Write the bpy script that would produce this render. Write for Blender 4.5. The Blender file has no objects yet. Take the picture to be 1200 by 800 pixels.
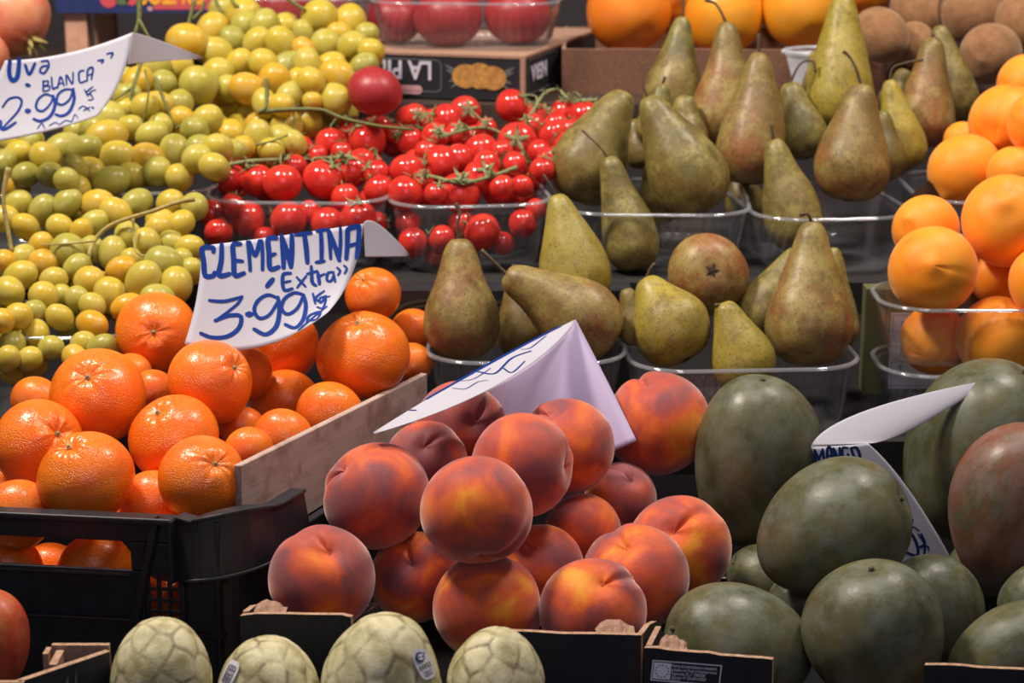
import bpy, bmesh, math, random
import numpy as np
from mathutils import Vector, Matrix, Quaternion
random.seed(7)
SC = bpy.context.scene
COL = SC.collection
PI = math.pi

# ------------------------------------------------------------------ camera
FPX = 2560.0
PITCH = math.radians(14.0)
CAM = Vector((0, 0, 1.55))
FW = Vector((0, math.cos(PITCH), -math.sin(PITCH)))
UP = Vector((0, math.sin(PITCH), math.cos(PITCH)))
RT = Vector((1, 0, 0))
cd = bpy.data.cameras.new('camera')
cam = bpy.data.objects.new('camera', cd)
COL.objects.link(cam)
cam.location = CAM
cam.rotation_euler = (PI / 2 - PITCH, 0, 0)
cd.sensor_width = 36
cd.lens = 36 * FPX / 1200
cd.clip_start = 0.05
cd.dof.use_dof = True
cd.dof.focus_distance = 1.66
cd.dof.aperture_fstop = 9.5
SC.camera = cam


def P(px, py, D):
    """world point seen at (px, py) of the 1200x800 frame, D metres along the view axis"""
    return CAM + D * (FW + RT * ((px - 600) / FPX) + UP * ((400 - py) / FPX))


def IV(dx, dy, dz):
    """direction from right / up / toward-viewer components"""
    v = RT * dx + UP * dy - FW * dz
    return v.normalized()


# ------------------------------------------------------------------ helpers
def tag(o, label=None, cat=None, group=None, kind=None):
    if label: o['label'] = label
    if cat: o['category'] = cat
    if group: o['group'] = group
    if kind: o['kind'] = kind
    return o


def link(name, me, m=None, parent=None):
    o = bpy.data.objects.new(name, me)
    COL.objects.link(o)
    if m is not None:
        ms = m if isinstance(m, (list, tuple)) else [m]
        if len(me.materials) == 0:
            for x in ms: me.materials.append(x)
    if parent: o.parent = parent
    return o


def empty(name, loc=(0, 0, 0), rz=0):
    o = bpy.data.objects.new(name, None)
    COL.objects.link(o)
    o.empty_display_size = .02
    o.location = loc
    o.rotation_euler = (0, 0, rz)
    return o


def mesh(name, V, F, smooth=True, mi=None):
    me = bpy.data.meshes.new(name)
    me.from_pydata([tuple(v) for v in V], [], [tuple(f) for f in F])
    me.polygons.foreach_set('use_smooth', [smooth] * len(me.polygons))
    if mi is not None:
        me.polygons.foreach_set('material_index', mi)
    me.update()
    return me


def grid_faces(nr, ns, base=0, closed=True):
    F = []
    for i in range(nr - 1):
        for j in range(ns if closed else ns - 1):
            k = (j + 1) % ns
            F.append((base + i * ns + j, base + i * ns + k, base + (i + 1) * ns + k, base + (i + 1) * ns + j))
    return F


def revolve(prof, seg=48, fn=None):
    """prof: list of (r, z) bottom to top, poles included with r = 0"""
    pr = np.array(prof, float)
    th = np.arange(seg) * 2 * PI / seg
    mid = pr[1:-1]
    R, T = np.meshgrid(mid[:, 0], th, indexing='ij')
    Z = np.repeat(mid[:, 1][:, None], seg, 1)
    V = np.stack([R * np.cos(T), R * np.sin(T), Z], -1).reshape(-1, 3)
    V = np.vstack([V, [[0, 0, pr[0, 1]], [0, 0, pr[-1, 1]]]])
    if fn is not None: V = fn(V)
    n = len(mid)
    F = grid_faces(n, seg)
    b, t = n * seg, n * seg + 1
    for j in range(seg):
        k = (j + 1) % seg
        F.append((b, k, j))
        F.append((t, (n - 1) * seg + j, (n - 1) * seg + k))
    return V, F


def sphere_prof(n=32):
    return [(max(0, math.sin(PI * i / n)), -math.cos(PI * i / n)) for i in range(n + 1)]


def catmull(pts, n):
    pts = np.array(pts, float)
    k = len(pts)
    out = []
    for u in np.linspace(0, k - 1, n):
        i = min(int(u), k - 2); f = u - i
        p0 = pts[max(i - 1, 0)]; p1 = pts[i]; p2 = pts[i + 1]; p3 = pts[min(i + 2, k - 1)]
        out.append(.5 * ((2 * p1) + (-p0 + p2) * f + (2 * p0 - 5 * p1 + 4 * p2 - p3) * f * f + (-p0 + 3 * p1 - 3 * p2 + p3) * f ** 3))
    return np.array(out)


def lump(V, amp, freq, seed, n=6):
    rs = np.random.RandomState(seed)
    s = np.zeros(len(V))
    for _ in range(n):
        k = rs.normal(size=3) * freq
        s += np.sin(V @ k + rs.uniform(0, 6.28))
    return s * amp / n


def tube(pts, rad, seg=8, n=None, cap=True):
    """smooth tube mesh data through pts; rad is a number or one radius per point"""
    pts = [Vector(p) for p in pts]
    rs = [rad] * len(pts) if not isinstance(rad, (list, tuple)) else list(rad)
    n = n or max(2, (len(pts) - 1) * 5 + 1)
    Q = catmull([list(p) + [r] for p, r in zip(pts, rs)], n)
    V = []; F = []
    prev = None
    for i in range(n):
        p = Vector(Q[i][:3])
        a = Vector(Q[max(i - 1, 0)][:3]); b = Vector(Q[min(i + 1, n - 1)][:3])
        t = (b - a).normalized() if (b - a).length > 1e-9 else Vector((0, 0, 1))
        if prev is None:
            x = t.orthogonal().normalized()
        else:
            x = (prev - t * prev.dot(t))
            x = x.normalized() if x.length > 1e-6 else t.orthogonal().normalized()
        prev = x
        y = t.cross(x)
        for j in range(seg):
            A = 2 * PI * j / seg
            V.append(p + (x * math.cos(A) + y * math.sin(A)) * max(1e-5, Q[i][3]))
    F = grid_faces(n, seg)
    if cap:
        F.append(tuple(reversed(range(seg))))
        F.append(tuple((n - 1) * seg + j for j in range(seg)))
    return V, F


def join(parts):
    V = []; F = []
    for v, f in parts:
        b = len(V)
        V += [tuple(x) for x in v]
        F += [tuple(i + b for i in q) for q in f]
    return V, F


def box_data(x0, x1, y0, y1, z0, z1):
    V = [(x0, y0, z0), (x1, y0, z0), (x1, y1, z0), (x0, y1, z0), (x0, y0, z1), (x1, y0, z1), (x1, y1, z1), (x0, y1, z1)]
    F = [(0, 3, 2, 1), (4, 5, 6, 7), (0, 1, 5, 4), (1, 2, 6, 5), (2, 3, 7, 6), (3, 0, 4, 7)]
    return V, F


def axis_quat(ax, spin=0.0):
    q = Vector((0, 0, 1)).rotation_difference(ax.normalized())
    return q @ Quaternion((0, 0, 1), spin)


# ------------------------------------------------------------------ materials
class M:
    def __init__(s, name):
        s.m = bpy.data.materials.new(name)
        s.m.use_nodes = True
        s.nt = s.m.node_tree
        s.b = s.nt.nodes['Principled BSDF']
        s.out = s.nt.nodes['Material Output']
        s.tc = None

    def n(s, t, **kw):
        x = s.nt.nodes.new(t)
        for k, v in kw.items(): setattr(x, k, v)
        return x

    def l(s, a, b): s.nt.links.new(a, b)

    def co(s, scale=None, jitter=True):
        if s.tc is None:
            tc = s.n('ShaderNodeTexCoord'); oi = s.n('ShaderNodeObjectInfo')
            s.oi = oi
            mul = s.n('ShaderNodeMath', operation='MULTIPLY'); mul.inputs[1].default_value = 37.0
            s.l(oi.outputs['Random'], mul.inputs[0])
            ad = s.n('ShaderNodeVectorMath', operation='ADD')
            s.l(tc.outputs['Object'], ad.inputs[0]); s.l(mul.outputs[0], ad.inputs[1])
            s.tc = tc; s.j = ad.outputs[0]
        src = s.j if jitter else s.tc.outputs['Object']
        if scale is None: return src
        mp = s.n('ShaderNodeVectorMath', operation='MULTIPLY'); mp.inputs[1].default_value = scale
        s.l(src, mp.inputs[0])
        return mp.outputs[0]

    def noise(s, sc, det=3, rough=.55, vec=None, dist=0):
        x = s.n('ShaderNodeTexNoise'); x.inputs['Scale'].default_value = sc
        x.inputs['Detail'].default_value = det; x.inputs['Roughness'].default_value = rough
        x.inputs['Distortion'].default_value = dist
        s.l(vec if vec is not None else s.co(), x.inputs['Vector'])
        return x.outputs['Fac']

    def voro(s, sc, feature='F1', vec=None):
        x = s.n('ShaderNodeTexVoronoi', feature=feature); x.inputs['Scale'].default_value = sc
        s.l(vec if vec is not None else s.co(), x.inputs['Vector'])
        return x.outputs['Distance']

    def ramp(s, fac, stops):
        r = s.n('ShaderNodeValToRGB')
        e = r.color_ramp.elements
        while len(e) < len(stops): e.new(.5)
        for q, (p, c) in zip(e, stops):
            q.position = p
            q.color = (c, c, c, 1) if isinstance(c, (int, float)) else (*c, 1)
        s.l(fac, r.inputs[0])
        return r.outputs[0]

    def mix(s, fac, a, b, blend='MIX'):
        x = s.n('ShaderNodeMix', data_type='RGBA', blend_type=blend)
        for sock, v in ((0, fac), (6, a), (7, b)):
            if isinstance(v, (int, float)): x.inputs[sock].default_value = v if sock == 0 else (v, v, v, 1)
            elif isinstance(v, tuple): x.inputs[sock].default_value = (*v, 1)
            else: s.l(v, x.inputs[sock])
        return x.outputs[2]

    def math(s, op, a, b=None, c=None):
        x = s.n('ShaderNodeMath', operation=op)
        for i, v in enumerate((a, b, c)):
            if v is None: continue
            if isinstance(v, (int, float)): x.inputs[i].default_value = v
            else: s.l(v, x.inputs[i])
        return x.outputs[0]

    def sep(s, jitter=False):
        x = s.n('ShaderNodeSeparateXYZ'); s.l(s.co(jitter=jitter), x.inputs[0])
        return x.outputs

    def bump(s, h, strength=.3, dist=.001, prev=None):
        x = s.n('ShaderNodeBump'); x.inputs['Strength'].default_value = strength; x.inputs['Distance'].default_value = dist
        s.l(h, x.inputs['Height'])
        if prev is not None: s.l(prev, x.inputs['Normal'])
        s.l(x.outputs[0], s.b.inputs['Normal'])
        return x.outputs[0]

    def set(s, **kw):
        names = dict(col='Base Color', rough='Roughness', spec='Specular IOR Level', sss='Subsurface Weight', sssr='Subsurface Radius',
                     ssss='Subsurface Scale', sheen='Sheen Weight', sheent='Sheen Tint', sheenr='Sheen Roughness', coat='Coat Weight', coatr='Coat Roughness',
                     metal='Metallic', trans='Transmission Weight', alpha='Alpha', ior='IOR')
        for k, v in kw.items():
            i = s.b.inputs[names[k]]
            if isinstance(v, bpy.types.NodeSocket): s.l(v, i)
            elif k in ('col', 'sheent'): i.default_value = (*v, 1)
            else: i.default_value = v
        return s


def plain(name, col, rough=.6, var=.15, sc=60, **kw):
    m = M(name)
    f = m.noise(sc, 4, vec=m.co(jitter=False))
    dark = tuple(c * (1 - var) for c in col); lite = tuple(min(1, c * (1 + var)) for c in col)
    m.set(col=m.ramp(f, [(.3, dark), (.7, lite)]), rough=rough, **kw)
    return m.m


def mat_clementine(name, a, b, pore=30):
    m = M(name)
    f = m.noise(1.2, 3)
    c = m.ramp(f, [(.3, a), (.72, b)])
    pf = m.voro(pore)
    spots = m.ramp(pf, [(.08, .72), (.3, 1.0)])
    c = m.mix(.45, c, spots, 'MULTIPLY')
    sp = m.ramp(m.noise(9, 2), [(.70, 0.0), (.76, 1.0)])
    c = m.mix(m.math('MULTIPLY', sp, .18), c, (.35, .09, .01))
    m.set(col=c, rough=.30, spec=.6, sss=.10, sssr=(.8, .25, .05), ssss=.01, coat=.2, coatr=.18)
    h = m.math('MULTIPLY', m.ramp(pf, [(0, 0.0), (.5, 1.0)]), 1)
    b1 = m.bump(m.noise(14, 3), .25, .002)
    m.bump(h, .6, .0012, b1)
    return m.m


def mat_peach():
    m = M('peach_skin')
    s = m.sep(False)
    low = m.math('MULTIPLY_ADD', m.noise(.85, 3, .5, dist=.5), 1.35, -.17)
    streak = m.noise(3.0, 4, .65, vec=m.co((2.2, 2.2, .7)))
    fine = m.noise(16, 4, .7)
    f = m.math('ADD', m.math('MULTIPLY', low, 1.05), m.math('MULTIPLY', streak, .16))
    f = m.math('ADD', f, m.math('MULTIPLY', fine, .13))
    f = m.math('ADD', f, m.math('MULTIPLY', s[2], .05))
    c = m.ramp(f, [(.42, (.80, .30, .018)), (.55, (.74, .13, .014)), (.70, (.50, .07, .035)), (.88, (.24, .055, .06))])
    sp = m.ramp(m.voro(24), [(.05, 1.0), (.20, 0.0)])
    c = m.mix(m.math('MULTIPLY', sp, .35), c, (.85, .38, .10))
    m.set(col=c, rough=.6, spec=.3, sheen=.75, sheent=(1, .76, .72), sheenr=.42, sss=.06, sssr=(.7, .2, .1), ssss=.01)
    m.bump(m.noise(60, 3), .12, .001)
    return m.m


def mat_mango(name, a, b, c3, bloom=(.26, .30, .27)):
    m = M(name)
    f = m.noise(1.3, 4, .6, dist=.4)
    c = m.ramp(f, [(.33, a), (.5, b), (.68, c3)])
    bl = m.ramp(m.noise(2.4, 5, .7), [(.42, 0.0), (.68, 1.0)])
    c = m.mix(m.math('MULTIPLY', bl, .62), c, bloom)
    sp = m.ramp(m.voro(48), [(.08, 1.0), (.2, 0.0)])
    c = m.mix(m.math('MULTIPLY', sp, .5), c, (.30, .29, .20))
    dk = m.ramp(m.noise(5.5, 3, .6), [(.68, 0.0), (.76, 1.0)])
    c = m.mix(m.math('MULTIPLY', dk, .5), c, (.06, .045, .02))
    m.set(col=c, rough=m.ramp(bl, [(0, .36), (1, .55)]), spec=.45)
    m.bump(m.noise(5, 5), .14, .003)
    return m.m


def mat_pear(name, a, b, red, amt):
    m = M(name)
    s = m.sep(False)
    f = m.noise(26, 5, .65, dist=.4)
    c = m.ramp(f, [(.36, a), (.62, b)])
    rs = m.math('ADD', m.math('MULTIPLY', m.noise(12, 4, .6, dist=.5), 1.3), m.math('MULTIPLY', s[2], -2.2))
    rs = m.ramp(rs, [(.50, 0.0), (.78, 1.0)])
    c = m.mix(m.math('MULTIPLY', rs, amt), c, red)
    rus = m.ramp(m.noise(70, 8, .8), [(.50, 0.0), (.60, 1.0)])
    c = m.mix(m.math('MULTIPLY', rus, .6), c, (.13, .07, .022))
    gold = m.ramp(m.math('ADD', m.noise(45, 8, .8), m.math('MULTIPLY', m.noise(9, 2), .35)), [(.64, 0.0), (.80, 1.0)])
    c = m.mix(m.math('MULTIPLY', gold, .7), c, (.37, .30, .085))
    sp = m.ramp(m.voro(300), [(.12, 1.0), (.28, 0.0)])
    c = m.mix(m.math('MULTIPLY', sp, .75), c, (.07, .042, .015))
    bl = m.ramp(m.noise(34, 4, .6), [(.66, 0.0), (.72, 1.0)])
    c = m.mix(m.math('MULTIPLY', bl, .55), c, (.075, .04, .014))
    m.set(col=c, rough=m.ramp(rus, [(0, .42), (1, .6)]), spec=.42)
    m.bump(m.noise(160, 4), .3, .0008)
    return m.m


def mat_grape():
    m = M('grape_skin')
    m.co()
    c = m.ramp(m.oi.outputs['Random'], [(0, (.42, .39, .07)), (.35, (.56, .48, .075)), (.8, (.68, .50, .05)), (1, (.76, .40, .02))])
    bl = m.ramp(m.noise(1.6, 4), [(.45, 0.0), (.75, 1.0)])
    c = m.mix(m.math('MULTIPLY', bl, .4), c, (.70, .64, .32))
    m.set(col=c, rough=.30, spec=.55, trans=.25, ior=1.36, sss=.35, sssr=(1, .75, .2), ssss=.012)
    return m.m


def mat_tomato():
    m = M('tomato_skin')
    c = m.ramp(m.noise(1.0, 2), [(.3, (.52, .018, .016)), (.7, (.70, .05, .03))])
    m.set(col=c, rough=.14, spec=.5, sss=.08, sssr=(1, .1, .05), ssss=.005, coat=.3, coatr=.08)
    return m.m


def mat_apricot():
    m = M('apricot_skin')
    f = m.noise(1.1, 3, .6)
    c = m.ramp(f, [(.32, (.97, .36, .03)), (.6, (.98, .29, .012)), (.8, (.92, .19, .012))])
    c = m.mix(m.math('MULTIPLY', m.ramp(m.noise(5, 4), [(.6, 0.0), (.8, 1.0)]), .3), c, (.9, .5, .15))
    m.set(col=c, rough=.5, spec=.35, sheen=.3, sheent=(1, .8, .6), sheenr=.4, sss=.1, sssr=(.8, .3, .1), ssss=.01)
    m.bump(m.noise(30, 3), .12, .001)
    return m.m


def mat_kiwi():
    m = M('kiwi_skin')
    c = m.ramp(m.noise(3, 5, .7), [(.3, (.20, .09, .035)), (.7, (.36, .18, .085))])
    m.set(col=c, rough=.8, spec=.2, sheen=.6, sheent=(.8, .6, .4), sheenr=.5)
    m.bump(m.noise(60, 4, .7), .2, .001)
    return m.m


def mat_cherimoya():
    m = M('cherimoya_skin')
    at = m.n('ShaderNodeAttribute'); at.attribute_name = 'cell'
    c = m.ramp(m.noise(2.0, 5, .6), [(.36, (.33, .29, .13)), (.60, (.64, .58, .35))])
    e = m.math('ADD', at.outputs['Fac'], m.math('MULTIPLY', m.math('SUBTRACT', m.noise(7, 5, .75), .5), .65))
    edge = m.ramp(e, [(.05, 1.0), (.5, 0.0)])
    br = m.math('MULTIPLY', edge, m.ramp(m.noise(2.2, 4), [(.38, .15), (.6, .9)]))
    c = m.mix(br, c, (.13, .09, .045))
    sp = m.ramp(m.voro(16), [(.04, 1.0), (.08, 0.0)])
    c = m.mix(m.math('MULTIPLY', sp, .7), c, (.06, .04, .02))
    m.set(col=c, rough=.5, spec=.35)
    m.bump(m.noise(25, 4), .2, .002)
    return m.m


def mat_plastic(name='clear_plastic', tint=(.93, .95, .97), diff=.04, base=.04, rough=.12):
    m = M(name)
    tr = m.n('ShaderNodeBsdfTransparent'); tr.inputs[0].default_value = (*tint, 1)
    gl = m.n('ShaderNodeBsdfGlossy'); gl.inputs['Roughness'].default_value = rough
    df = m.n('ShaderNodeBsdfDiffuse'); df.inputs[0].default_value = (.8, .82, .86, 1)
    lw = m.n('ShaderNodeLayerWeight'); lw.inputs['Blend'].default_value = .35
    nz = m.noise(45, 3, vec=m.co((1, 1, .2)))
    bp = m.n('ShaderNodeBump'); bp.inputs['Strength'].default_value = .25; bp.inputs['Distance'].default_value = .002
    m.l(nz, bp.inputs['Height']); m.l(bp.outputs[0], gl.inputs['Normal'])
    fac = m.math('MULTIPLY_ADD', lw.outputs['Facing'], .35, base)
    a = m.n('ShaderNodeMixShader'); m.l(fac, a.inputs[0]); m.l(tr.outputs[0], a.inputs[1]); m.l(gl.outputs[0], a.inputs[2])
    b = m.n('ShaderNodeMixShader'); b.inputs[0].default_value = diff
    m.l(a.outputs[0], b.inputs[1]); m.l(df.outputs[0], b.inputs[2])
    m.l(b.outputs[0], m.out.inputs['Surface'])
    m.nt.nodes.remove(m.b)
    return m.m


def mat_wood():
    m = M('pale_board')
    g = m.noise(3, 5, .65, vec=m.co((2, 10, 60), False))
    c = m.ramp(g, [(.3, (.42, .30, .26)), (.7, (.50, .37, .32))])
    st = m.ramp(m.noise(25, 4, .7, vec=m.co(jitter=False)), [(.48, 0.0), (.66, 1.0)])
    c = m.mix(m.math('MULTIPLY', st, .75), c, (.25, .14, .10))
    m.set(col=c, rough=.7, spec=.25)
    m.bump(g, .2, .001)
    return m.m


def mat_card(name='cut_cardboard', a=(.30, .17, .10), b=(.52, .33, .23)):
    m = M(name)
    g = m.noise(260, 4, .7, vec=m.co(jitter=False))
    m.set(col=m.ramp(g, [(.35, a), (.65, b)]), rough=.85, spec=.15)
    m.bump(g, .6, .001)
    return m.m


def mat_paper(name, col=(.60, .585, .66)):
    m = M(name)
    g = m.noise(8, 3, vec=m.co(jitter=False))
    m.set(col=m.ramp(g, [(.3, tuple(c * .95 for c in col)), (.7, col)]), rough=.6, spec=.25)
    # thin sheet: a little light comes through
    ts = m.n('ShaderNodeBsdfTranslucent'); ts.inputs[0].default_value = (*col, 1)
    mx = m.n('ShaderNodeMixShader'); mx.inputs[0].default_value = .22
    m.l(m.b.outputs[0], mx.inputs[1]); m.l(ts.outputs[0], mx.inputs[2]); m.l(mx.outputs[0], m.out.inputs['Surface'])
    return m.m


MT = dict(
    clem=mat_clementine('clementine_peel', (.97, .15, .002), (1.0, .235, .004)),
    orange=mat_clementine('orange_peel', (.95, .20, .006), (.98, .30, .01), 44),
    orange_y=mat_clementine('yellow_orange_peel', (.95, .32, .006), (.95, .42, .015), 44),
    peach=mat_peach(),
    mango=mat_mango('green_mango_skin', (.055, .060, .024), (.095, .095, .042), (.14, .12, .045), (.165, .185, .15)),
    mango_red=mat_mango('red_mango_skin', (.09, .085, .04), (.17, .07, .035), (.24, .06, .03), (.20, .17, .15)),
    mango_ripe=mat_mango('ripe_mango_skin', (.30, .035, .015), (.48, .05, .02), (.5, .16, .03), (.40, .12, .05)),
    pear=mat_pear('pear_skin', (.105, .088, .020), (.20, .165, .042), (.24, .10, .03), .35),
    pear_y=mat_pear('yellow_pear_skin', (.24, .18, .02), (.40, .31, .04), (.26, .12, .03), .15),
    pear_r=mat_pear('russet_pear_skin', (.16, .105, .028), (.23, .15, .045), (.30, .10, .035), .9),
    grape=mat_grape(), tomato=mat_tomato(), apricot=mat_apricot(), kiwi=mat_kiwi(), cheri=mat_cherimoya(),
    stem=plain('woody_stem', (.10, .065, .035), .8, .35, 300),
    stem_g=plain('green_stem', (.14, .15, .04), .7, .3, 300),
    vine=plain('tomato_vine', (.20, .22, .09), .7, .35, 300),
    vine_dry=plain('dry_grape_stalk', (.36, .27, .08), .7, .3, 250),
    calyx=plain('dry_calyx', (.30, .24, .10), .8, .4, 400),
    eye=plain('pear_eye', (.04, .022, .012), .9, .3, 400),
    plastic=mat_plastic(), rim=mat_plastic('plastic_rim', (.90, .92, .96), .13, .12, .1),
    milky=mat_plastic('milky_plastic', (.9, .9, .95), .45, .1, .2),
    black=plain('black_crate_plastic', (.016, .017, .022), .38, .3, 90, spec=.5),
    navy=plain('black_printed_card', (.014, .015, .021), .55, .25, 90),
    film=plain('black_tray_film', (.012, .012, .015), .12, .2, 40, spec=.7),
    wood=mat_wood(), card=mat_card(), cardin=mat_card('brown_card', (.34, .19, .13), (.44, .27, .19)),
    card_d=mat_card('dark_brown_card', (.16, .075, .045), (.24, .12, .08)),
    paper=mat_paper('sign_paper'), paper_shade=mat_paper('lilac_shaded_paper', (.60, .50, .72)),  # second one: white paper with lilac shade painted into its colour
    ink=plain('blue_ink', (.002, .030, .22), .6, .1, 40, spec=.15),
    ink_d=plain('dark_blue_ink', (.006, .02, .10), .6, .1, 40, spec=.15),
    shelf=plain('dark_shelf', (.010, .009, .009), .8, .3, 20),
    shelf_b=plain('brown_shelf_board', (.05, .03, .022), .6, .3, 20),
    white=plain('white_print', (.62, .58, .66), .6, .05, 40),
    print=plain('bright_print', (.90, .88, .95), .6, .03, 40),
    grey=plain('grey_print', (.13, .13, .14), .6, .05, 40),
    pinkp=plain('pink_print', (.62, .33, .34), .6, .05, 40),
    goldp=plain('golden_print', (.50, .24, .055), .6, .35, 160),
    blue=plain('blue_box_card', (.018, .03, .13), .5, .15, 40),
    rose=plain('rose_print', (.60, .08, .10), .5, .1, 40),
    yellowp=plain('yellow_print', (.90, .42, .03), .5, .1, 40),
    greenp=plain('green_print', (.10, .16, .07), .5, .3, 60),
    olive=plain('olive_card', (.11, .115, .045), .6, .15, 40),
    oliveline=plain('olive_line_print', (.045, .055, .03), .6, .1, 40),
    pom=mat_mango('pomegranate_rind', (.62, .13, .07), (.66, .20, .10), (.70, .30, .12), (.70, .30, .18)),
    block=plain('pine_block', (.62, .33, .22), .7, .15, 60),
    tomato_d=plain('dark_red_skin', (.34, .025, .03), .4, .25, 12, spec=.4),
    floor=plain('market_floor', (.10, .095, .09), .7, .2, 4),
    wallm=plain('market_wall', (.05, .04, .045), .8, .2, 3),
)

# ------------------------------------------------------------------ fruit meshes (unit radius, stalk end up +z)
def mk_citrus(seed, flat=.9, wr=.03, seg=64, n=40):
    def fn(V):
        r = np.linalg.norm(V, axis=1); th = np.arctan2(V[:, 1], V[:, 0]); z = V[:, 2]
        ct = np.clip(z / r, -1, 1)
        a = np.arccos(ct)                                    # angle from stalk end
        rs = np.random.RandomState(seed)
        ph = rs.uniform(0, 6.28, 3)
        w = np.exp(-((a - .30) / .26) ** 2)
        ridge = (np.sin(7 * th + ph[0] + 1.6 * np.sin(2 * th + ph[2])) * .5 + np.sin(12 * th + ph[1] + 1.5 * np.sin(th)) * .3 + np.sin(3 * th + ph[2]) * .5)
        d = 1 + lump(V, .045, 1.7, seed) - .11 * np.exp(-(a / .20) ** 2) + wr * w * ridge + .012 * np.exp(-((a - .36) / .2) ** 2) * 2
        d -= .05 * np.exp(-((PI - a) / .22) ** 2)
        V = V * d[:, None]
        V[:, 2] *= flat
        return V
    V, F = revolve(sphere_prof(n), seg, fn)
    return mesh('citrus', V, F)


def mk_peach(seed):
    def fn(V):
        th = np.arctan2(V[:, 1], V[:, 0]); a = np.arccos(np.clip(V[:, 2], -1, 1))
        dth = np.abs(np.angle(np.exp(1j * th)))
        side = np.exp(-(dth / .20) ** 2)
        cleft = side * (.05 * np.exp(-((a - .3) / .8) ** 2) + .022)
        shoulder = .025 * np.exp(-((dth - .5) / .3) ** 2) * np.exp(-((a - .6) / .6) ** 2)
        d = 1 + lump(V, .035, 1.6, seed) - .125 * np.exp(-(a / .26) ** 2) - cleft + shoulder
        d += -.03 * np.exp(-((PI - a) / .25) ** 2) + .03 * np.exp(-((PI - a) / .08) ** 2)
        V = V * d[:, None]
        V[:, 2] *= .96
        return V
    V, F = revolve(sphere_prof(44), 80, fn)
    return mesh('peach', V, F)


def mk_apricot(seed):
    def fn(V):
        th = np.arctan2(V[:, 1], V[:, 0]); a = np.arccos(np.clip(V[:, 2], -1, 1))
        d = 1 + lump(V, .05, 1.5, seed) + .055 * np.exp(-(a / .10) ** 2) - .025 * np.exp(-((a - .34) / .16) ** 2)
        d -= .02 * np.exp(-(np.abs(np.angle(np.exp(1j * th))) / .15) ** 2)
        return V * d[:, None]
    V, F = revolve(sphere_prof(36), 56, fn)
    return mesh('apricot', V, F)


def mk_mango(seed):
    def fn(V):
        x, y, z = V[:, 0].copy(), V[:, 1].copy(), V[:, 2].copy()
        d = 1 + lump(V, .04, 1.5, seed)
        w = 1 + .10 * z                                      # fuller towards the stalk
        V[:, 0] = x * d * w + .10 * (1 - z * z) - .05
        V[:, 1] = y * d * w * .93
        V[:, 2] = z * d
        a = np.arccos(np.clip(z, -1, 1))
        V[:, 2] -= .07 * np.exp(-(a / .16) ** 2)
        return V
    V, F = revolve(sphere_prof(44), 64, fn)
    return mesh('mango', V, F)


def mk_kiwi(seed):
    def fn(V):
        a = np.arccos(np.clip(V[:, 2], -1, 1))
        d = 1 + lump(V, .04, 1.5, seed) + .03 * np.exp(-(a / .12) ** 2) - .03 * np.exp(-((a - .3) / .15) ** 2)
        return V * d[:, None]
    V, F = revolve(sphere_prof(28), 40, fn)
    return mesh('kiwi', V, F)


def mk_round(seed, amp=.02, seg=28, n=18, elong=1.0, dim=.05):
    def fn(V):
        a = np.arccos(np.clip(V[:, 2], -1, 1))
        d = 1 + lump(V, amp, 1.6, seed) - dim * np.exp(-(a / .3) ** 2)
        V = V * d[:, None]
        V[:, 2] *= elong
        return V
    V, F = revolve(sphere_prof(n), seg, fn)
    return mesh('round_fruit', V, F)


def mk_cherimoya(seed):
    rs = np.random.RandomState(seed)
    prof = catmull([(0, -1.0), (.45, -.97), (.80, -.72), (.98, -.28), (.97, .15), (.80, .55), (.50, .86), (.22, .98), (0, 1.0)], 90)
    prof[0, 0] = prof[-1, 0] = 0
    N = 46
    i = np.arange(N) + .5
    ph = np.arccos(1 - 2 * i / N); t = PI * (1 + 5 ** .5) * i
    C = np.stack([np.cos(t) * np.sin(ph), np.sin(t) * np.sin(ph), np.cos(ph)], 1) + rs.normal(size=(N, 3)) * .05
    C /= np.linalg.norm(C, axis=1)[:, None]
    store = {}
    def fn(V):
        U = V / np.maximum(1e-6, np.linalg.norm(V, axis=1))[:, None]
        U = U + np.stack([lump(V, .05, 5, seed + 1), lump(V, .05, 5, seed + 2), lump(V, .05, 5, seed + 3)], 1)
        D = np.linalg.norm(U[:, None, :] - C[None], axis=2)
        D.sort(axis=1)
        e = np.clip((D[:, 1] - D[:, 0]) / .22, 0, 1)
        store['e'] = e
        d = 1 + lump(V, .09, 1.8, seed) + .012 * np.sqrt(e) - .004 * np.exp(-(D[:, 0] / .10) ** 2)
        return V * d[:, None]
    V, F = revolve([tuple(p) for p in prof], 110, fn)
    me = mesh('cherimoya', V, F)
    at = me.attributes.new('cell', 'FLOAT', 'POINT')
    at.data.foreach_set('value', store['e'].astype(np.float32))
    return me


def mk_calyx(n=5, r=.14, r_in=.05, h=.03, curl=.0, w=.5):
    """flat little star with a hub"""
    V = [(0, 0, h)]; F = []
    k = n * 2
    for j in range(k):
        a = 2 * PI * j / k
        q = r if j % 2 == 0 else r_in
        V.append((q * math.cos(a), q * math.sin(a), h * .3 + (curl if j % 2 == 0 else 0)))
    for j in range(k):
        F.append((0, 1 + j, 1 + (j + 1) % k))
    return V, F


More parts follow.
